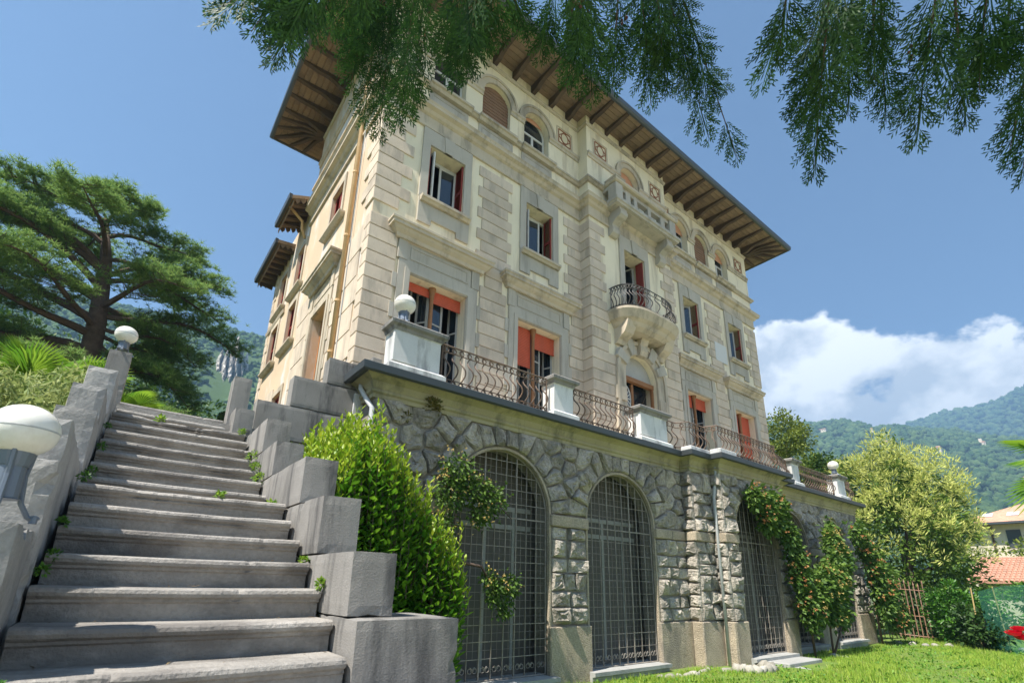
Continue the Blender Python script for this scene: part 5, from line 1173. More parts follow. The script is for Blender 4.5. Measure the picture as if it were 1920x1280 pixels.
for h in HANG:
    a, b = np.array(h[:3]), np.array(h[3:]); L = np.linalg.norm(b-a); d0 = (b-a)/L
    root = LPT[np.argmin(np.linalg.norm(LPT-(a+np.array([0, -.35, .7])), axis=1))]
    mid = (a+root)/2+np.array([0, 0, .10])
    for q in np.linspace(.1, .85, 4):
        k = rnd.randrange(3); FP[k].append(root+(a-root)*q+[0, 0, .06]); FD[k].append((a-root)*.5+rdirs(1)[0]*.45+np.array([0, -.15, -.1])); FS[k].append(rnd.uniform(.18, .28)); FR[k].append(rnd.uniform(-1.3, 1.3))
    pts = [root, mid, a, a+(b-a)*.5+[0, 0, .02], b]; tw.tube(pts, [.014, .011, .008, .005, .002], 4)
    n = int(1+L*(4.2 if h[0] < 1.4 else 6))
    for i in range(n):
        t = (i/n)**.9*.62; p = a+(b-a)*t; k = rnd.randrange(3)
        side = np.cross(d0, rdirs(1)[0]); side /= np.linalg.norm(side)
        d = d0*.9+side*rnd.uniform(.2, .8)*(1-.5*t)+np.array([0, 0, -.4]); s_ = (.22+.10*(1-t))*rnd.uniform(.75, 1.25)
        FP[k].append(p); FD[k].append(d); FS[k].append(s_); FR[k].append(rnd.uniform(-1.3, 1.3))
        if rnd.random() < .10: cones.append(p+side*.05)
    k = rnd.randrange(3); FP[k].append(b-d0*.30); FD[k].append(d0+np.array([0, 0, -.10])); FS[k].append(.32); FR[k].append(rnd.uniform(-.6, .6))
tw.obj('branch', BARK, con)
for k in range(3):
    V, Fq = frond_template(k+5); p_ = np.array(FP[k]); uu = -p_/np.linalg.norm(p_, axis=1, keepdims=True)+nrg.normal(size=p_.shape)*.35; o = scatter('foliage', V, Fq, p_, basis(np.array(FD[k]), np.array(FR[k])*.3, uu), np.array(FS[k]), CONL, con); o['kind'] = 'stuff'
# the crown above, out of the picture, carries on as foliage too
cc = [(1.3+rnd.uniform(-2.4, 2.6), -1.6+rnd.uniform(-2.2, 1.4), rnd.uniform(4.4, 8.5)) for _ in range(260)]
V, Fq = frond_template(3); o = scatter('foliage', V, Fq, np.array(cc), basis(rdirs(260, -.8), nrg.uniform(-1, 1, 260)), nrg.uniform(.4, .6, 260), CONL, con); o['kind'] = 'stuff'
CONE = stone('cone_brown', (.10, .045, .03), .2, 8, .2, 40, .8, obj_var=.2)
cp = np.array(cones); o = scatter('cones', ICO_V, ICO_F, np.repeat(cp, 5, 0)+nrg.normal(size=(len(cp)*5, 3))*.022, basis(rdirs(len(cp)*5)), nrg.uniform(.007, .012, len(cp)*5), CONE, con, True); o['kind'] = 'stuff'

# ------------------------------------------------------------------ cedar
ced = thing('cedar_tree', 'broad flat-topped cedar with dark trunk and spreading layered boughs behind the palms', 'tree', (-1.9, 24, 3.0))
TRK = [(-1.75, 24, 2.2), (-1.9, 24, 6.5), (-2.05, 24, 9.5), (-2.3, 24, 12.0), (-2.7, 24, 14.0)]
MB().tube(TRK, [.46, .37, .31, .22, .08], 14).obj('trunk', BARK, ced, smooth=True)
def trunk_at(z):
    zs = [p[2] for p in TRK]; return np.array([np.interp(z, zs, [p[i] for p in TRK]) for i in range(3)])
CEDL = leafm('cedar_needle', (0.08, 0.175, 0.05), (0.29, 0.41, 0.115), .42, .6, spec=.15)
tv = []; tf = []
for i in range(9):
    a = 2*PI*i/9+.2*(i % 2); e = .25 if i % 3 else .7; d = Vector((math.cos(a)*math.cos(e), math.sin(a)*math.cos(e), math.sin(e))); n = d.cross(Vector((0, 0, 1))).normalized()*.13; k = len(tv)
    tv += [tuple(-n*.5), tuple(n*.5), tuple(d*1.0)]; tf.append((k, k+1, k+2))
lm = MB(); CP = []; CS = []
LIMBS = [(6.2, -160, 5.5, .8), (6.6, 175, 5.0, .6), (7.4, 190, 6.0, 1.2), (8.0, -170, 6.5, 2.0), (8.6, 160, 6.0, 2.2), (9.0, -15, 4.4, -.6), (7.6, 5, 4.6, -1.6), (8.4, -40, 5.0, -.4), (6.8, -60, 5.2, -.8), (6.4, 25, 4.3, -2.2), (9.6, 25, 4.8, .5), (9.8, -120, 5.0, 2.0), (10.2, 185, 6.8, 3.0), (10.6, -8, 4.9, .9), (11, -60, 5, 1.2), (11.2, 60, 5, 1.0), (11.6, 150, 5.5, 2.8), (12, -150, 5.6, 2.6), (12.4, 10, 4.3, 1.4), (12.6, -30, 4.3, 1.4), (12.9, 200, 5.2, 2.4), (13.4, 40, 3.8, 1.3), (13.4, -100, 4.2, 1.8), (14, 170, 4.0, 1.8), (14.4, -20, 3.3, 1.0), (14.6, 110, 3.0, 1.2), (15, 200, 3.0, 1.4), (15.1, -70, 2.6, 1.2), (7.0, -95, 5.0, .2), (5.6, -30, 4.6, -1.8), (5.2, 10, 4.4, -2.0), (8.8, 95, 5, .5), (7.2, -10, 4.9, -2.6), (8.0, 12, 5.0, -1.6), (6.0, 0, 4.2, -2.4), (9.2, 8, 5.2, -.9), (10, -25, 5.2, -.2), (6.9, 178, 6.2, 0), (8.2, 200, 6.6, .8), (11.4, 178, 6.4, 2.4), (12.8, -165, 5.6, 2.0), (9.4, -150, 6.2, 1.4)]
for z, az, L, rise in LIMBS:
    z = 5+(z-5)*.86; rise *= .62 if rise > 0 else 1.0
    if z < 9.4 and -50 < az < 40: L *= .70
    p0 = trunk_at(z); a = rad(az); dx, dy = math.cos(a), math.sin(a); pts = []
    for t in np.linspace(0, 1, 9):
        pts.append((p0[0]+dx*L*t, p0[1]+dy*L*t, z+rise*(t**.7)-.9*t*t*t+.15*math.sin(t*7+z)))
    lm.tube(pts, [.13*(1-.88*t)*(L/5) for t in np.linspace(0, 1, 9)], 6)
    for t in np.linspace(.24, 1.0, 26):
        q = np.array([np.interp(t, np.linspace(0, 1, 9), [p[i] for p in pts]) for i in range(3)])
        bl = 1.35*(1-.55*t)+.25
        for sg in (-1, 1):
            if rnd.random() < .10: continue
            ba = a+sg*rad(rnd.uniform(35, 75)); n = int(7+bl*11)
            e = q+np.array([math.cos(ba), math.sin(ba), rnd.uniform(-.05, .22)])*bl
            if rnd.random() < .5: lm.tube([tuple(q), tuple(e)], [.02, .006], 3)
            for _ in range(n):
                u = rnd.random()**.8; c = q+(e-q)*u+np.array([rnd.gauss(0, .13), rnd.gauss(0, .13), rnd.gauss(.04, .07)-.10*u*u]); CP.append(c); CS.append(rnd.uniform(.13, .27))
lm.obj('limb', BARK, ced)
CP = np.array(CP); aa = nrg.uniform(0, 6.28, len(CP)); dd = np.stack([np.cos(aa), np.sin(aa), nrg.normal(-.15, .2, len(CP))], 1)
scatter('crown', tv, tf, CP, basis(dd), np.array(CS), CEDL, ced)['kind'] = 'stuff'

# ------------------------------------------------------------------ broadleaved trees and shrubs
def crown(name, parent, c, rad3, n_cl, cl_r, per, size, mat, shell=.55, up=.25, tmpl=LEAF2, cut=None):
    d = rdirs(n_cl); t = shell+(1-shell)*nrg.random(n_cl)**.6; lump = 1+.16*np.sin(d[:, 0]*5+d[:, 2]*4)+.10*np.sin(d[:, 1]*9+2)
    C = np.array(c)+d*np.array(rad3)*(t*lump)[:, None]
    if cut is not None: C = C[C[:, 2] > cut]
    P, dd = leaf_blob(C, nrg.uniform(.7, 1.3, len(C))*cl_r, per)
    dirs = dd*.6+(P-np.array(c))/np.array(rad3)*.5+nrg.normal(size=P.shape)*.45; dirs[:, 2] += up-.35
    o = scatter(name, tmpl[0], tmpl[1], P, basis(dirs, nrg.uniform(-1.2, 1.2, len(P))), nrg.uniform(.7, 1.25, len(P))*size, mat, parent); o['kind'] = 'stuff'; return C
def tree(name, label, base, h, c, rad3, n_cl, cl_r, per, size, mat, tr=.25, group=None, **kw):
    t = thing(name, label, 'tree', base, group)
    mb = MB(); top = np.array(c); b = np.array(base); mb.tube([tuple(b-[0, 0, .3]), tuple(b+(top-b)*.35+[.1, 0, 0]), tuple(b+(top-b)*.7), tuple(top)], [tr, tr*.8, tr*.55, tr*.2], 8)
    mb.obj('trunk', BARK, t, smooth=True); lb_ = MB()
    for _ in range(9):
        d = rdirs(1, .5)[0]; s_ = b+(top-b)*rnd.uniform(.4, .8); lb_.tube([tuple(s_), tuple(s_+d*np.array(rad3)*.4), tuple(s_+d*np.array(rad3)*.75+[0, 0, .2])], [tr*.4, tr*.25, tr*.06], 5)
    lb_.obj('limb', BARK, t); crown('crown', t, c, rad3, n_cl, cl_r, per, size, mat, **kw); return t
LG = leafm('leaf_green', (0.035, 0.085, 0.018), (0.095, 0.17, 0.03), .3, .55)
LD = leafm('leaf_dark', (0.02, 0.055, 0.014), (0.065, 0.125, 0.025), .25, .5)
LY = leafm('leaf_yellowgreen', (0.10, 0.16, 0.025), (0.26, 0.30, 0.05), .35, .55)
LB_ = leafm('blossom_cream', (0.38, 0.44, 0.09), (0.66, 0.66, 0.22), .3, .7, spec=.1)
bt = tree('blossom_tree', 'round glossy tree covered in creamy yellow blossom beside the terrace end', (32.6, 8.8, -2.2), 9, (32.7, 8.55, 2.6), (2.9, 2.7, 4.45), 330, .62, 52, .22, leafm('blossom_tree_leaf', (.055, .12, .02), (.17, .26, .04), .35, .45), .3, shell=.5, cut=-2.4)
d = rdirs(760, .5); d = d[d[:, 2] > -.25]; lump = 1+.14*np.sin(d[:, 0]*5+d[:, 2]*4)+.09*np.sin(d[:, 1]*9+2)
C = np.array((32.7, 8.55, 2.7))+d*np.array((3.0, 2.8, 4.6))*(lump*nrg.uniform(.93, 1.08, len(d)))[:, None]; C = C[nrg.random(len(C)) < np.clip(.35+(C[:, 2]-.5)/4.5, .08, .97)]
P, dd = leaf_blob(C, nrg.uniform(.22, .42, len(C)), 38); dirs = dd+np.array([0, 0, .8])+nrg.normal(size=P.shape)*.3
scatter('blossom', [(0, 0, 0), (.09, .5, 0), (0, 1, 0), (-.09, .5, 0)], [(0, 1, 2), (0, 2, 3)], P, basis(dirs, nrg.uniform(-2, 2, len(P))), nrg.uniform(.14, .3, len(P)), LB_, bt)['kind'] = 'stuff'
tree('umbrella_tree', 'yellow-green round-headed tree rising behind the far terrace railing', (39.8, 16.8, 1), 11, (39.3, 16.5, 11.2), (1.5, 1.5, 1.9), 90, .55, 55, .22, LY, .22, shell=.6)
tree('garden_tree', 'small bright green tree behind the terrace end lamp', (38, 14.0, -1), 8, (36.9, 13.2, 7.4), (1.2, 1.1, 1.5), 70, .55, 45, .24, LG, .2, shell=.5)
tree('garden_tree', 'darker leafy tree at the terrace edge just left of the far globe lamp', (36.8, 15.2, -1), 8, (36.6, 14.2, 7.2), (1.2, 1.0, 1.4), 50, .55, 40, .24, LY, .2, shell=.5)
for lab, b, c, r, m in (('tall leafy green tree behind the cedar trunk', (-6, 40, 4), (-6, 40, 10), (6, 4, 5.5), LG), ('leafy green tree far behind the left palm', (-14, 38, 4), (-14, 38, 9.5), (6, 4, 5.5), LD),
                        ('green tree showing under the cedar boughs by the far stair lamp', (1.5, 42, 4), (1.5, 42, 8.6), (4.5, 4, 4.6), LG), ('low yellowish tree below the limestone cliff', (5.2, 46, 4), (5.2, 46, 7.2), (3.4, 3, 3.4), LY), ('dark low tree at the head of the stairs below the cedar', (1.0, 30, 3), (.9, 30, 4.8), (3.0, 2.4, 3.0), LD)):
    tree('broadleaf_tree', lab, b, 8, c, r, 150, 1.0, 50, .33, m, .25, shell=.35)
cy = thing('cypress_tree', 'slim dark green cypress close behind the villa side wall', 'tree', (2.62, 21.5, 2.5))
MB().tube([(2.62, 21.5, 2.2), (2.62, 21.5, 5.9)], [.12, .03], 6).obj('trunk', BARK, cy)
N = 7000; t = nrg.random(N); aa = nrg.uniform(0, 2*PI, N); rr = .62*(1-t)**.6*nrg.uniform(.6, 1.05, N)+.05
P = np.stack([2.62+rr*np.cos(aa), 21.5+rr*np.sin(aa), 2.5+3.5*t], 1); dirs = np.stack([np.cos(aa)*.5, np.sin(aa)*.5, np.ones(N)], 1)+nrg.normal(size=(N, 3))*.25
scatter('crown', LEAF2[0], LEAF2[1], P, basis(dirs, nrg.uniform(-2, 2, N)), nrg.uniform(.12, .24, N), leafm('cypress_leaf', (.025, .06, .012), (.09, .15, .03), .2, .6), cy)['kind'] = 'stuff'
def shrub(name, label, c, rad3, n_cl, cl_r, per, size, mat, group=None, **kw):
    t = thing(name, label, 'shrub', (c[0], c[1], c[2]-rad3[2]), group); lb_ = MB()
    for _ in range(8):
        d = rdirs(1, 1.2)[0]; lb_.tube([(c[0], c[1], c[2]-rad3[2]-.1), tuple(np.array(c)+d*np.array(rad3)*.2), tuple(np.array(c)+d*np.array(rad3)*.8)], [.03, .02, .006], 4)
    lb_.obj('stems', BARK, t); crown('foliage', t, c, rad3, n_cl, cl_r, per, size, mat, **kw); return t
shrub('laurel_shrub', 'rounded bright green laurel shrub at the far edge of the lawn', (27.3, 5.9, -.85), (.9, .95, 1.15), 90, .3, 34, .17, leafm('laurel_far', (.03, .11, .012), (.10, .24, .025), .3, .4), shell=.55, tmpl=LEAF)
shrub('dark_shrub', 'dark green shrub behind the rusty gate', (30.2, 7.4, -1.0), (1.2, 1.2, 1.1), 60, .4, 36, .2, LD, shell=.4)
shrub('dark_shrub', 'dark shaded shrub beside the green net fence', (25.4, 4.9, -1.2), (.7, .7, .75), 46, .34, 36, .18, LD, shell=.4)
shrub('hedge', 'clipped bright green hedge in front of the tiled shed roof', (40.5, 4.4, -.8), (1.2, 4.8, 1.5), 150, .55, 40, .22, leafm('hedge_leaf', (.06, .16, .015), (.16, .30, .035), .3, .5), shell=.6)
shrub('garden_shrub', 'yellowish shrub growing below the cream house', (55, 7.2, 1.4), (2, 3.4, 2.4), 90, .6, 34, .3, LY, shell=.5)
shrub('garden_shrub', 'tall dark green tree row showing beside the tiled house roof', (58, 12.8, 4.6), (2, 2.4, 2.6), 80, .6, 34, .3, LD, shell=.5)

# ------------------------------------------------------------------ big laurel bush beside the stairs
LAU = leafm('laurel_leaf', (0.045, 0.165, 0.012), (0.22, 0.42, 0.03), .42, .34, spec=.4); LAUT = leafm('laurel_tip', (0.22, 0.38, 0.02), (0.42, 0.50, 0.04), .4, .4)
bush = thing('laurel_bush', 'bright green upright laurel bush spilling over the stair parapet', 'bush', (2.6, 5.9, -1.85))
TOPX = [1.45, 1.75, 2.05, 2.35, 2.65, 3.0, 3.3, 3.6, 3.85, 4.05]; TOPZ = [1.2, 1.55, 1.85, 2.05, 1.80, 1.45, 1.05, .62, .15, -.5]
P = []; D = []; TP_ = []; TD = []; sm = MB()
for s_ in range(860):
    x = rnd.uniform(1.48, 3.50); y = rnd.uniform(5.3, 6.9); yy = (y-6.1)
    zt = -.2+float(np.interp(1.48+(x-1.48)*1.17, TOPX, TOPZ))*(1+.10*yy)-.30*abs(yy)**2.2+rnd.gauss(0, .12)+(.22 if rnd.random() < .12 else 0); x2 = x+rnd.gauss(0, .06)+.08*(x-2.6)
    fs_ = .42*(x-2.6)*.35
    z0 = max(-1.85, zt-rnd.uniform(1.3, 2.6)); sm.tube([(x-fs_*.4, y, z0+(zt-z0)*.5), (x2, y-.03, zt)], [.006, .002], 3)
    n = int((zt-z0)/.034)
    for i in range(n):
        t = (i+1)/n; p = (x+(x2-x)*t-fs_*(1-t), y-.03*t, z0+(zt-z0)*t); a = i*2.4+s_; e = rnd.uniform(.15, .85)
        d = (math.cos(a)*math.cos(e), math.sin(a)*math.cos(e), math.sin(e)*1.0+.1)
        if t > .86: TP_.append(p); TD.append((d[0]*.7, d[1]*.7, d[2]+.4))
        else: P.append(p); D.append(d)
sm.obj('stems', BARK, bush)
P = np.array(P); scatter('foliage', LEAF[0], LEAF[1], P, basis(np.array(D), nrg.uniform(-.6, .6, len(P))), np.stack([nrg.uniform(.085, .125, len(P)), nrg.uniform(.09, .145, len(P)), nrg.uniform(.07, .1, len(P))], 1), LAU, bush)['kind'] = 'stuff'
P = np.array(TP_); scatter('young_shoots', LEAF[0], LEAF[1], P, basis(np.array(TD), nrg.uniform(-.6, .6, len(P))), np.stack([nrg.uniform(.065, .09, len(P)), nrg.uniform(.065, .105, len(P)), nrg.uniform(.06, .1, len(P))], 1), LAUT, bush)['kind'] = 'stuff'

# ------------------------------------------------------------------ climbing creepers with orange flowers
VL = leafm('creeper_leaf', (0.045, 0.11, 0.018), (0.17, 0.27, 0.045), .35, .5); FLO = leafm('creeper_flower', (0.55, 0.22, 0.09), (0.66, 0.40, 0.17), .35, .6); FLB = leafm('faded_flower', (.55, .40, .12), (.70, .55, .22), .3, .7)
TRU = ([(0, 0, 0)]+[(.10*math.cos(a), .6, .10*math.sin(a)) for a in np.linspace(0, 2*PI, 6)[:-1]]+[(.36*math.cos(a), 1.0, .36*math.sin(a)) for a in np.linspace(0, 2*PI, 6)[:-1]],
       [(0, 1+i, 1+(i+1) % 5) for i in range(5)]+[(1+i, 6+i, 6+(i+1) % 5) for i in range(5)]+[(1+i, 6+(i+1) % 5, 1+(i+1) % 5) for i in range(5)])
def creeper(label, stems, balls, per, size, nflow, fsize=.085, fmat=None):
    t = thing('climbing_creeper', label, 'climbing plant', stems[0][0]); m = MB()
    for s_ in stems: m.tube(s_, [.035*(1-.75*i/(len(s_)-1)) for i in range(len(s_))], 5)
    m.obj('stem', BARK, t, smooth=True)
    C = np.array([b[:3] for b in balls]); r = np.array([b[3] for b in balls]); w = r**2
    idx = nrg.choice(len(balls), int(per*len(balls)), p=w/w.sum()); d = rdirs(len(idx)); P = C[idx]+d*(r[idx]*(nrg.random(len(idx))**.5)*np.where(nrg.random(len(idx)) < .15, 1.5, 1))[:, None]*np.array([1, .45, 1]); P[:, 1] = np.minimum(P[:, 1], np.where(P[:, 0] > 13, 7.95, 7.9))
    dirs = d*.5+nrg.normal(size=P.shape)*.5; dirs[:, 2] -= .5; dirs[:, 1] -= .3
    scatter('foliage', LEAF2[0], LEAF2[1], P, basis(dirs, nrg.uniform(-1.2, 1.2, len(P))), nrg.uniform(.7, 1.3, len(P))*size, VL, t)['kind'] = 'stuff'
    idx = nrg.choice(len(balls), nflow, p=w/w.sum()); d = rdirs(nflow, .2); d[:, 1] = -np.abs(d[:, 1]); d[:, 0] -= .25; P = C[idx]+d*(r[idx]*nrg.uniform(.85, 1.12, nflow))[:, None]*np.array([1, .55, 1])
    P = np.repeat(P, 5, 0)+nrg.normal(size=(nflow*5, 3))*.055; dirs = np.repeat(d, 5, 0)+nrg.normal(size=P.shape)*.6
    scatter('flowers', TRU[0], TRU[1], P, basis(dirs), nrg.uniform(.7, 1.2, len(P))*fsize, fmat or FLO, t)['kind'] = 'stuff'
creeper('creeper with orange trumpet flowers hanging over the middle bay arch', [[(16.6, 7.0, -1.8), (16.4, 6.95, 0), (16.0, 6.95, 1.4), (15.0, 7.0, 2.3), (14.2, 7.05, 2.6)]],
        [(14.15, 7.0, 2.50, .36), (14.7, 6.95, 2.3, .45), (14.75, 7.0, 1.85, .38), (15.3, 6.95, 2.0, .42), (15.75, 6.9, 1.55, .42), (16.0, 6.9, .95, .42), (16.1, 6.9, .35, .45), (16.25, 6.85, -.25, .45), (16.35, 6.85, -.75, .38), (15.3, 7.0, 2.5, .32), (15.6, 6.95, 2.4, .3)], 520, .15, 34, .08)
creeper('creeper with faded yellow and orange clusters between the two far arches', [[(17.7, 6.95, -1.8), (17.9, 7.0, -.6), (18.6, 7.1, .6), (19.4, 7.2, 1.6)], [(17.75, 6.95, -1.8), (18.6, 6.9, -.9), (19.2, 7.0, .2)]],
        [(17.05, 6.9, -.1, .55), (17.6, 6.9, .3, .55), (18.2, 6.9, .25, .6), (18.9, 7.0, .75, .6), (19.3, 7.1, 1.5, .55), (19.5, 7.1, .2, .5), (20.3, 7.2, 1.1, .5), (18.0, 6.9, -.5, .5), (18.6, 6.9, -.6, .45), (16.9, 6.9, -.6, .4), (19.6, 7.2, 2.0, .35)], 520, .16, 46, .08, FLB)
creeper('tall creeper with orange clusters at the far corner of the arcade', [[(23.6, 7.5, -1.8), (23.3, 7.4, 0), (22.6, 7.4, 1.4), (22.3, 7.4, 2.3)]],
        [(22.4, 7.3, 2.1, .5), (22.9, 7.3, 1.6, .5), (23.2, 7.2, 1.0, .5), (23.4, 7.2, .3, .55), (23.6, 7.2, -.4, .6), (24.1, 7.2, -.9, .55), (24.6, 7.3, .6, .6), (24.8, 7.3, -.2, .6), (25.2, 7.2, -.9, .5)], 480, .17, 34, .09)
creeper('green creeper with dry flower heads over the first arch by the bush', [[(4.5, 7.75, -1.8), (4.6, 7.7, .2), (4.8, 7.7, 1.6), (5.3, 7.7, 1.7), (6.0, 7.7, 1.2)], [(4.6, 7.7, .4), (5.3, 7.65, .3), (5.6, 7.65, -.1), (6.1, 7.65, -.05)]],
        [(4.75, 7.7, 1.95, .36), (5.1, 7.68, 1.65, .36), (5.5, 7.66, 1.5, .32), (5.25, 7.68, 1.2, .26), (4.6, 7.7, 1.5, .32), (5.65, 7.66, -.12, .27), (5.95, 7.66, -.05, .25), (5.5, 7.68, .1, .2), (4.5, 7.7, .9, .3), (5.8, 7.66, -.4, .2)], 300, .085, 34, .05, FLB)
# tufts on the cornice and weeds in the joints
def tuft(name, label, c, r, n, size, mat, group=None, cat='plant', up=.5):
    d = rdirs(n, up); P = np.array(c)+d*(r*nrg.random(n)**.5)[:, None]
    o = scatter(name, LEAF2[0], LEAF2[1], P, basis(d+nrg.normal(size=P.shape)*.4, nrg.uniform(-1, 1, n)), nrg.uniform(.7, 1.3, n)*size, mat); return tag(o, label, cat, group)
tuft('cornice_plant', 'brownish wild plant tuft rooted on the mossy cornice above the first arch', (4.25, 7.90, 3.12), .17, 260, .07, leafm('dry_tuft', (.08, .10, .02), (.22, .17, .05), .3, .7))
tuft('cornice_plant', 'small dry plant tuft on the dark side stair parapet', (2.85, 8.50, 2.45), .10, 120, .07, MATS['dry_tuft']); tuft('cornice_plant', 'low dry weed on stone just left of the cornice tuft', (3.75, 7.92, 2.82), .09, 90, .05, MATS['dry_tuft'])
WE = leafm('weed_leaf', (.09, .22, .02), (.30, .42, .05), .4, .5)
for (x, y, z, r, n) in ((1.10, 6.15, 1.30, .11, 11), (1.09, 5.62, .98, .085, 9), (1.08, 5.85, 1.14, .07, 10), (1.09, 4.9, .63, .07, 7), (1.06, 6.95, 1.78, .05, 14), (1.10, 3.34, -.02, .035, 3), (1.09, 3.72, .13, .03, 4)): tuft('stair_weed', 'yellow-green weed at the right end of the '+ORD[n-1]+' step in view from the bottom', (x, y, z), r*.75, int(60+r*900), .026, WE, 'weeds on the stairs')
tuft('stair_weed', 'tiny weed in the middle of the broken upper step', (.2, 7.1, 1.79), .04, 60, .045, WE, 'weeds on the stairs'); tuft('stair_weed', 'tiny weed on the landing edge of the seventh step', (.62, 4.56, .62), .025, 40, .04, WE, 'weeds on the stairs')
for (x, y, z, r, n) in ((-.23, 2.72, -.40, .05, 1), (-.22, 3.36, .02, .03, 3), (-.21, 3.64, .10, .035, 4), (-.23, 3.93, .29, .035, 5), (-.22, 4.6, .66, .05, 7), (-.22, 5.25, .80, .06, 8), (-.22, 5.8, 1.12, .05, 10), (-.24, 6.4, 1.46, .035, 12)): tuft('stair_weed', 'dark green weed by the left parapet on the '+ORD[n-1]+' step in view from the bottom', (x, y, z), r*.7, int(40+r*800), .022, leafm('weed_dark', (.04, .13, .02), (.12, .28, .03), .35, .5), 'weeds by the left parapet')
tuft('stair_weed', 'leafy clover sprig at the bottom step edge', (.10, 2.70, -.50), .05, 60, .04, WE)

LP_ = []
for n in range(0, 16):
    y, z = step_pos(n); y2 = step_pos(n+1)[0] if n < 16 else y+.3
    for _ in range(rnd.randrange(6, 16)):
        x = rnd.choice((rnd.uniform(-.24, .05), rnd.uniform(.85, 1.1), rnd.uniform(-.2, 1.1))); LP_.append((x, y2-abs(rnd.gauss(0, .05)) if rnd.random() < .7 else rnd.uniform(y+.05, y2), z+.004))
LP_ = np.array(LP_); dd = rdirs(len(LP_)); dd[:, 2] *= .25
tag(scatter('leaf_litter', LEAF2[0], LEAF2[1], LP_, basis(dd, nrg.uniform(-.3, .3, len(LP_))), nrg.uniform(.012, .034, len(LP_)), leafm('dry_leaf', (.12, .08, .04), (.34, .24, .11), .2, .7)), 'dry fallen leaves lying on the stairs', 'leaf litter', kind='stuff')

# ------------------------------------------------------------------ palms and the bamboo beside the stairs
SEG = 30; fv = []; ff = []
for i in range(SEG):
    a = rad(-112+224*i/(SEG-1)); w_ = rad(2.9); L = 1.0*(.80+.20*math.cos(a)); k = len(fv); mid = .62*L
    dirv = lambda b, r, z: (r*math.sin(b), r*math.cos(b), z)
    fv += [(0, 0, 0), dirv(a-w_, mid, .035), dirv(a, mid, -.01), dirv(a+w_, mid, .035), dirv(a, L, -.12)]
    ff += [(k, k+1, k+2), (k, k+2, k+3), (k+1, k+4, k+2), (k+2, k+4, k+3)]
PALM = leafm('palm_leaf', (0.10, 0.24, 0.02), (0.27, 0.42, 0.04), .45, .4, spec=.4)
def palm(label, base, hub_z, leaves, size, trunk_r=.09):
    t = thing('fan_palm', label, 'palm', base); x, y, z = base; m = MB(); m.tube([(x, y, z-.3), (x, y, hub_z)], [trunk_r, trunk_r*.9], 8); m.obj('trunk', BARK, t); hub = np.array([x, y, hub_z])
    for az, el, L, roll_ in leaves:
        d = np.array([math.cos(rad(el))*math.cos(rad(az)), math.cos(rad(el))*math.sin(rad(az)), math.sin(rad(el))]); e = hub+d*L
        MB().tube([tuple(hub), tuple(hub+d*L*.5+[0, 0, .03]), tuple(e)], [.014, .010, .008], 5).obj('leaf_stalk', PALM, t)
        d2 = d.copy(); d2[2] -= .25; scatter('fan_leaf', fv, ff, e[None], basis(d2[None], np.array([rad(roll_)])), np.array([size*rnd.uniform(.9, 1.1)]), PALM, t)
palm('bright fan palm left of the stairs in front of the cedar', (-1.3, 9.0, 1.2), 2.30, [(250, 62, .30, 40), (280, 40, .35, 10), (300, 75, .3, -20), (200, 50, .4, 30), (330, 45, .4, -30), (20, 60, .4, 0), (150, 50, .4, 10), (265, 20, .45, 60), (90, 60, .3, 0)], .50)
palm('smaller fan palm just left of the tall lamp pillar', (-.72, 9.6, 1.2), 2.62, [(270, 55, .25, -30), (320, 50, .3, 20), (230, 45, .3, 30), (30, 50, .3, 0), (150, 60, .3, 0), (290, 20, .3, 50)], .42)
palm('low fan palm at the head of the stairs right of the lamp pillar', (-.25, 10.3, 1.6), 2.65, [(330, 25, .25, 30), (300, 40, .22, -20), (20, 35, .25, 0), (260, 30, .2, 10)], .40)
palm('fan palm whose leaves reach in at the right picture edge', (9.55, .35, -1.85), 1.55, [(165, 30, .4, 50), (140, 10, .42, 20), (200, 50, .4, 0), (120, -25, .45, 40), (100, 40, .4, 0), (270, 40, .4, 0), (170, -10, .40, 70)], .58)
bam = thing('bamboo_thicket', 'pale feathery bamboo foliage behind the left stair parapet', 'bamboo', (-1.2, 7.0, .8))
N = 15000; P = np.stack([nrg.uniform(-2.6, -.56, N), nrg.uniform(5.8, 8.4, N), np.zeros(N)], 1); P[:, 2] = 1.0+(nrg.random(N)**.7)*(.95+.35*np.sin(P[:, 0]*3)*np.cos(P[:, 1]*2.2)+(P[:, 1]-7)*.22)
dirs = nrg.normal(size=(N, 3))*.6; dirs[:, 2] -= .45; scatter('foliage', LEAF2[0], LEAF2[1], P, basis(dirs, nrg.uniform(-1, 1, N)), np.stack([nrg.uniform(.03, .05, N), nrg.uniform(.09, .16, N), nrg.uniform(.05, .1, N)], 1), leafm('bamboo_leaf', (.16, .24, .06), (.42, .46, .17), .4, .5), bam)['kind'] = 'stuff'
m = MB()
for _ in range(40): x, y = rnd.uniform(-2.4, -.6), rnd.uniform(5.9, 8.3); m.tube([(x, y, .2), (x+rnd.uniform(-.1, .1), y, rnd.uniform(1.4, 2.0))], .008, 4)
m.obj('canes', stone('cane', (.30, .30, .10), .1, 4, .1, 30, .6), bam)

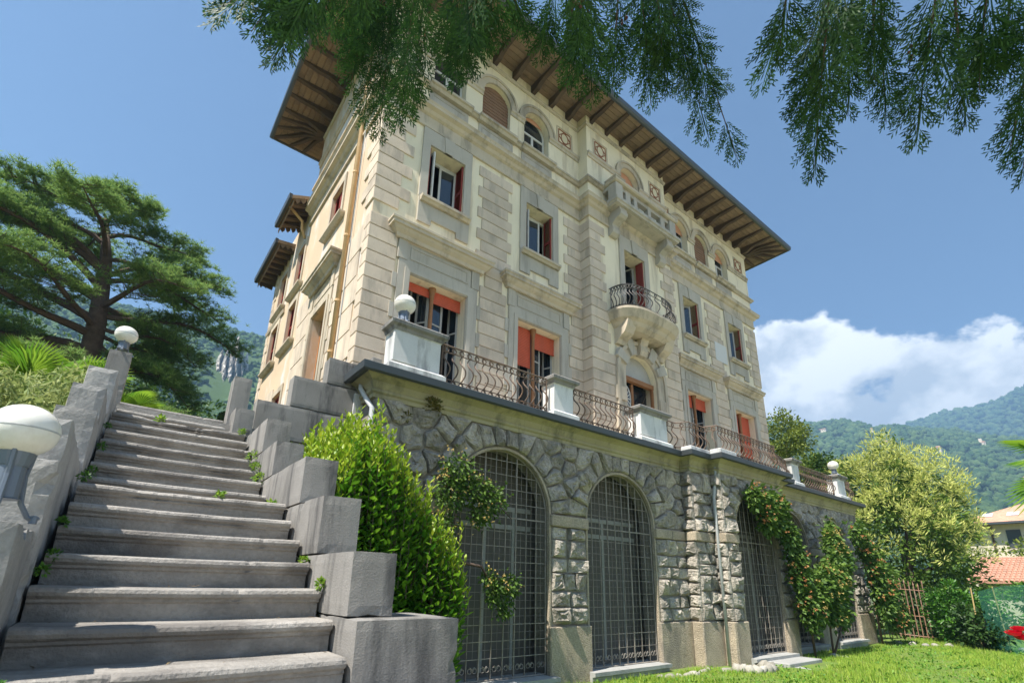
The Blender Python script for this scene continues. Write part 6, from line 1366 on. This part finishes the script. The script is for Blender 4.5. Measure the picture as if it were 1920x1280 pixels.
# ------------------------------------------------------------------ red rose at the right edge
rs = thing('rose_bush', 'red rose in bloom at the lower right picture edge', 'rose', (5.95, .86, -1.85))
MB().tube([(5.98, .80, -1.85), (5.97, .82, -1.0), (5.95, .90, -.38)], [.012, .009, .006], 5).obj('stem', leafm('rose_stem', (.06, .12, .03), (.08, .14, .03), .1), rs)
PET = leafm('rose_petal', (.62, .012, .03), (.80, .03, .06), .25, .5); pv = [(0, 0, 0), (.42, .45, .10), (.30, .95, .30), (-.30, .95, .30), (-.42, .45, .10), (0, .55, -.02)]; pf = [(0, 1, 5), (1, 2, 5), (2, 3, 5), (3, 4, 5), (4, 0, 5)]
for cxyz, s_ in (((5.93, .945, -.31), 1.0), ((5.96, .91, -.34), .9), ((5.95, .92, -.27), .8)):
    n = 26; aa = np.arange(n)*2.4; el = np.linspace(1.35, .05, n); d = np.stack([np.cos(aa)*np.cos(el), np.sin(aa)*np.cos(el), np.sin(el)], 1); sz = np.linspace(.035, .075, n)*s_
    for i in range(0, n): pass
    scatter('bloom', pv, pf, np.array(cxyz)[None].repeat(n, 0), basis(d), sz, PET, rs)
n = 46; P = np.array((5.97, .80, -.75))+nrg.normal(size=(n, 3))*np.array([.10, .10, .22]); scatter('leaves', LEAF[0], LEAF[1], P, basis(rdirs(n)), nrg.uniform(.05, .08, n), LD, rs)['kind'] = 'stuff'

# ------------------------------------------------------------------ summer haze
hz = MB().box(-2900, 2900, -2900, 2900, -4, 700).obj('haze', None)
hm = bpy.data.materials.new('haze'); hm.use_nodes = True; t = hm.node_tree; t.nodes.remove(t.nodes['Principled BSDF'])
pv_ = t.nodes.new('ShaderNodeVolumePrincipled'); pv_.inputs['Color'].default_value = (.36, .64, 1.0, 1); pv_.inputs['Density'].default_value = .00047; pv_.inputs['Anisotropy'].default_value = .2
t.links.new(pv_.outputs[0], t.nodes['Material Output'].inputs['Volume']); hz.data.materials.append(hm); hz['kind'] = 'stuff'; hz['label'] = 'thin pale summer haze over the valley'
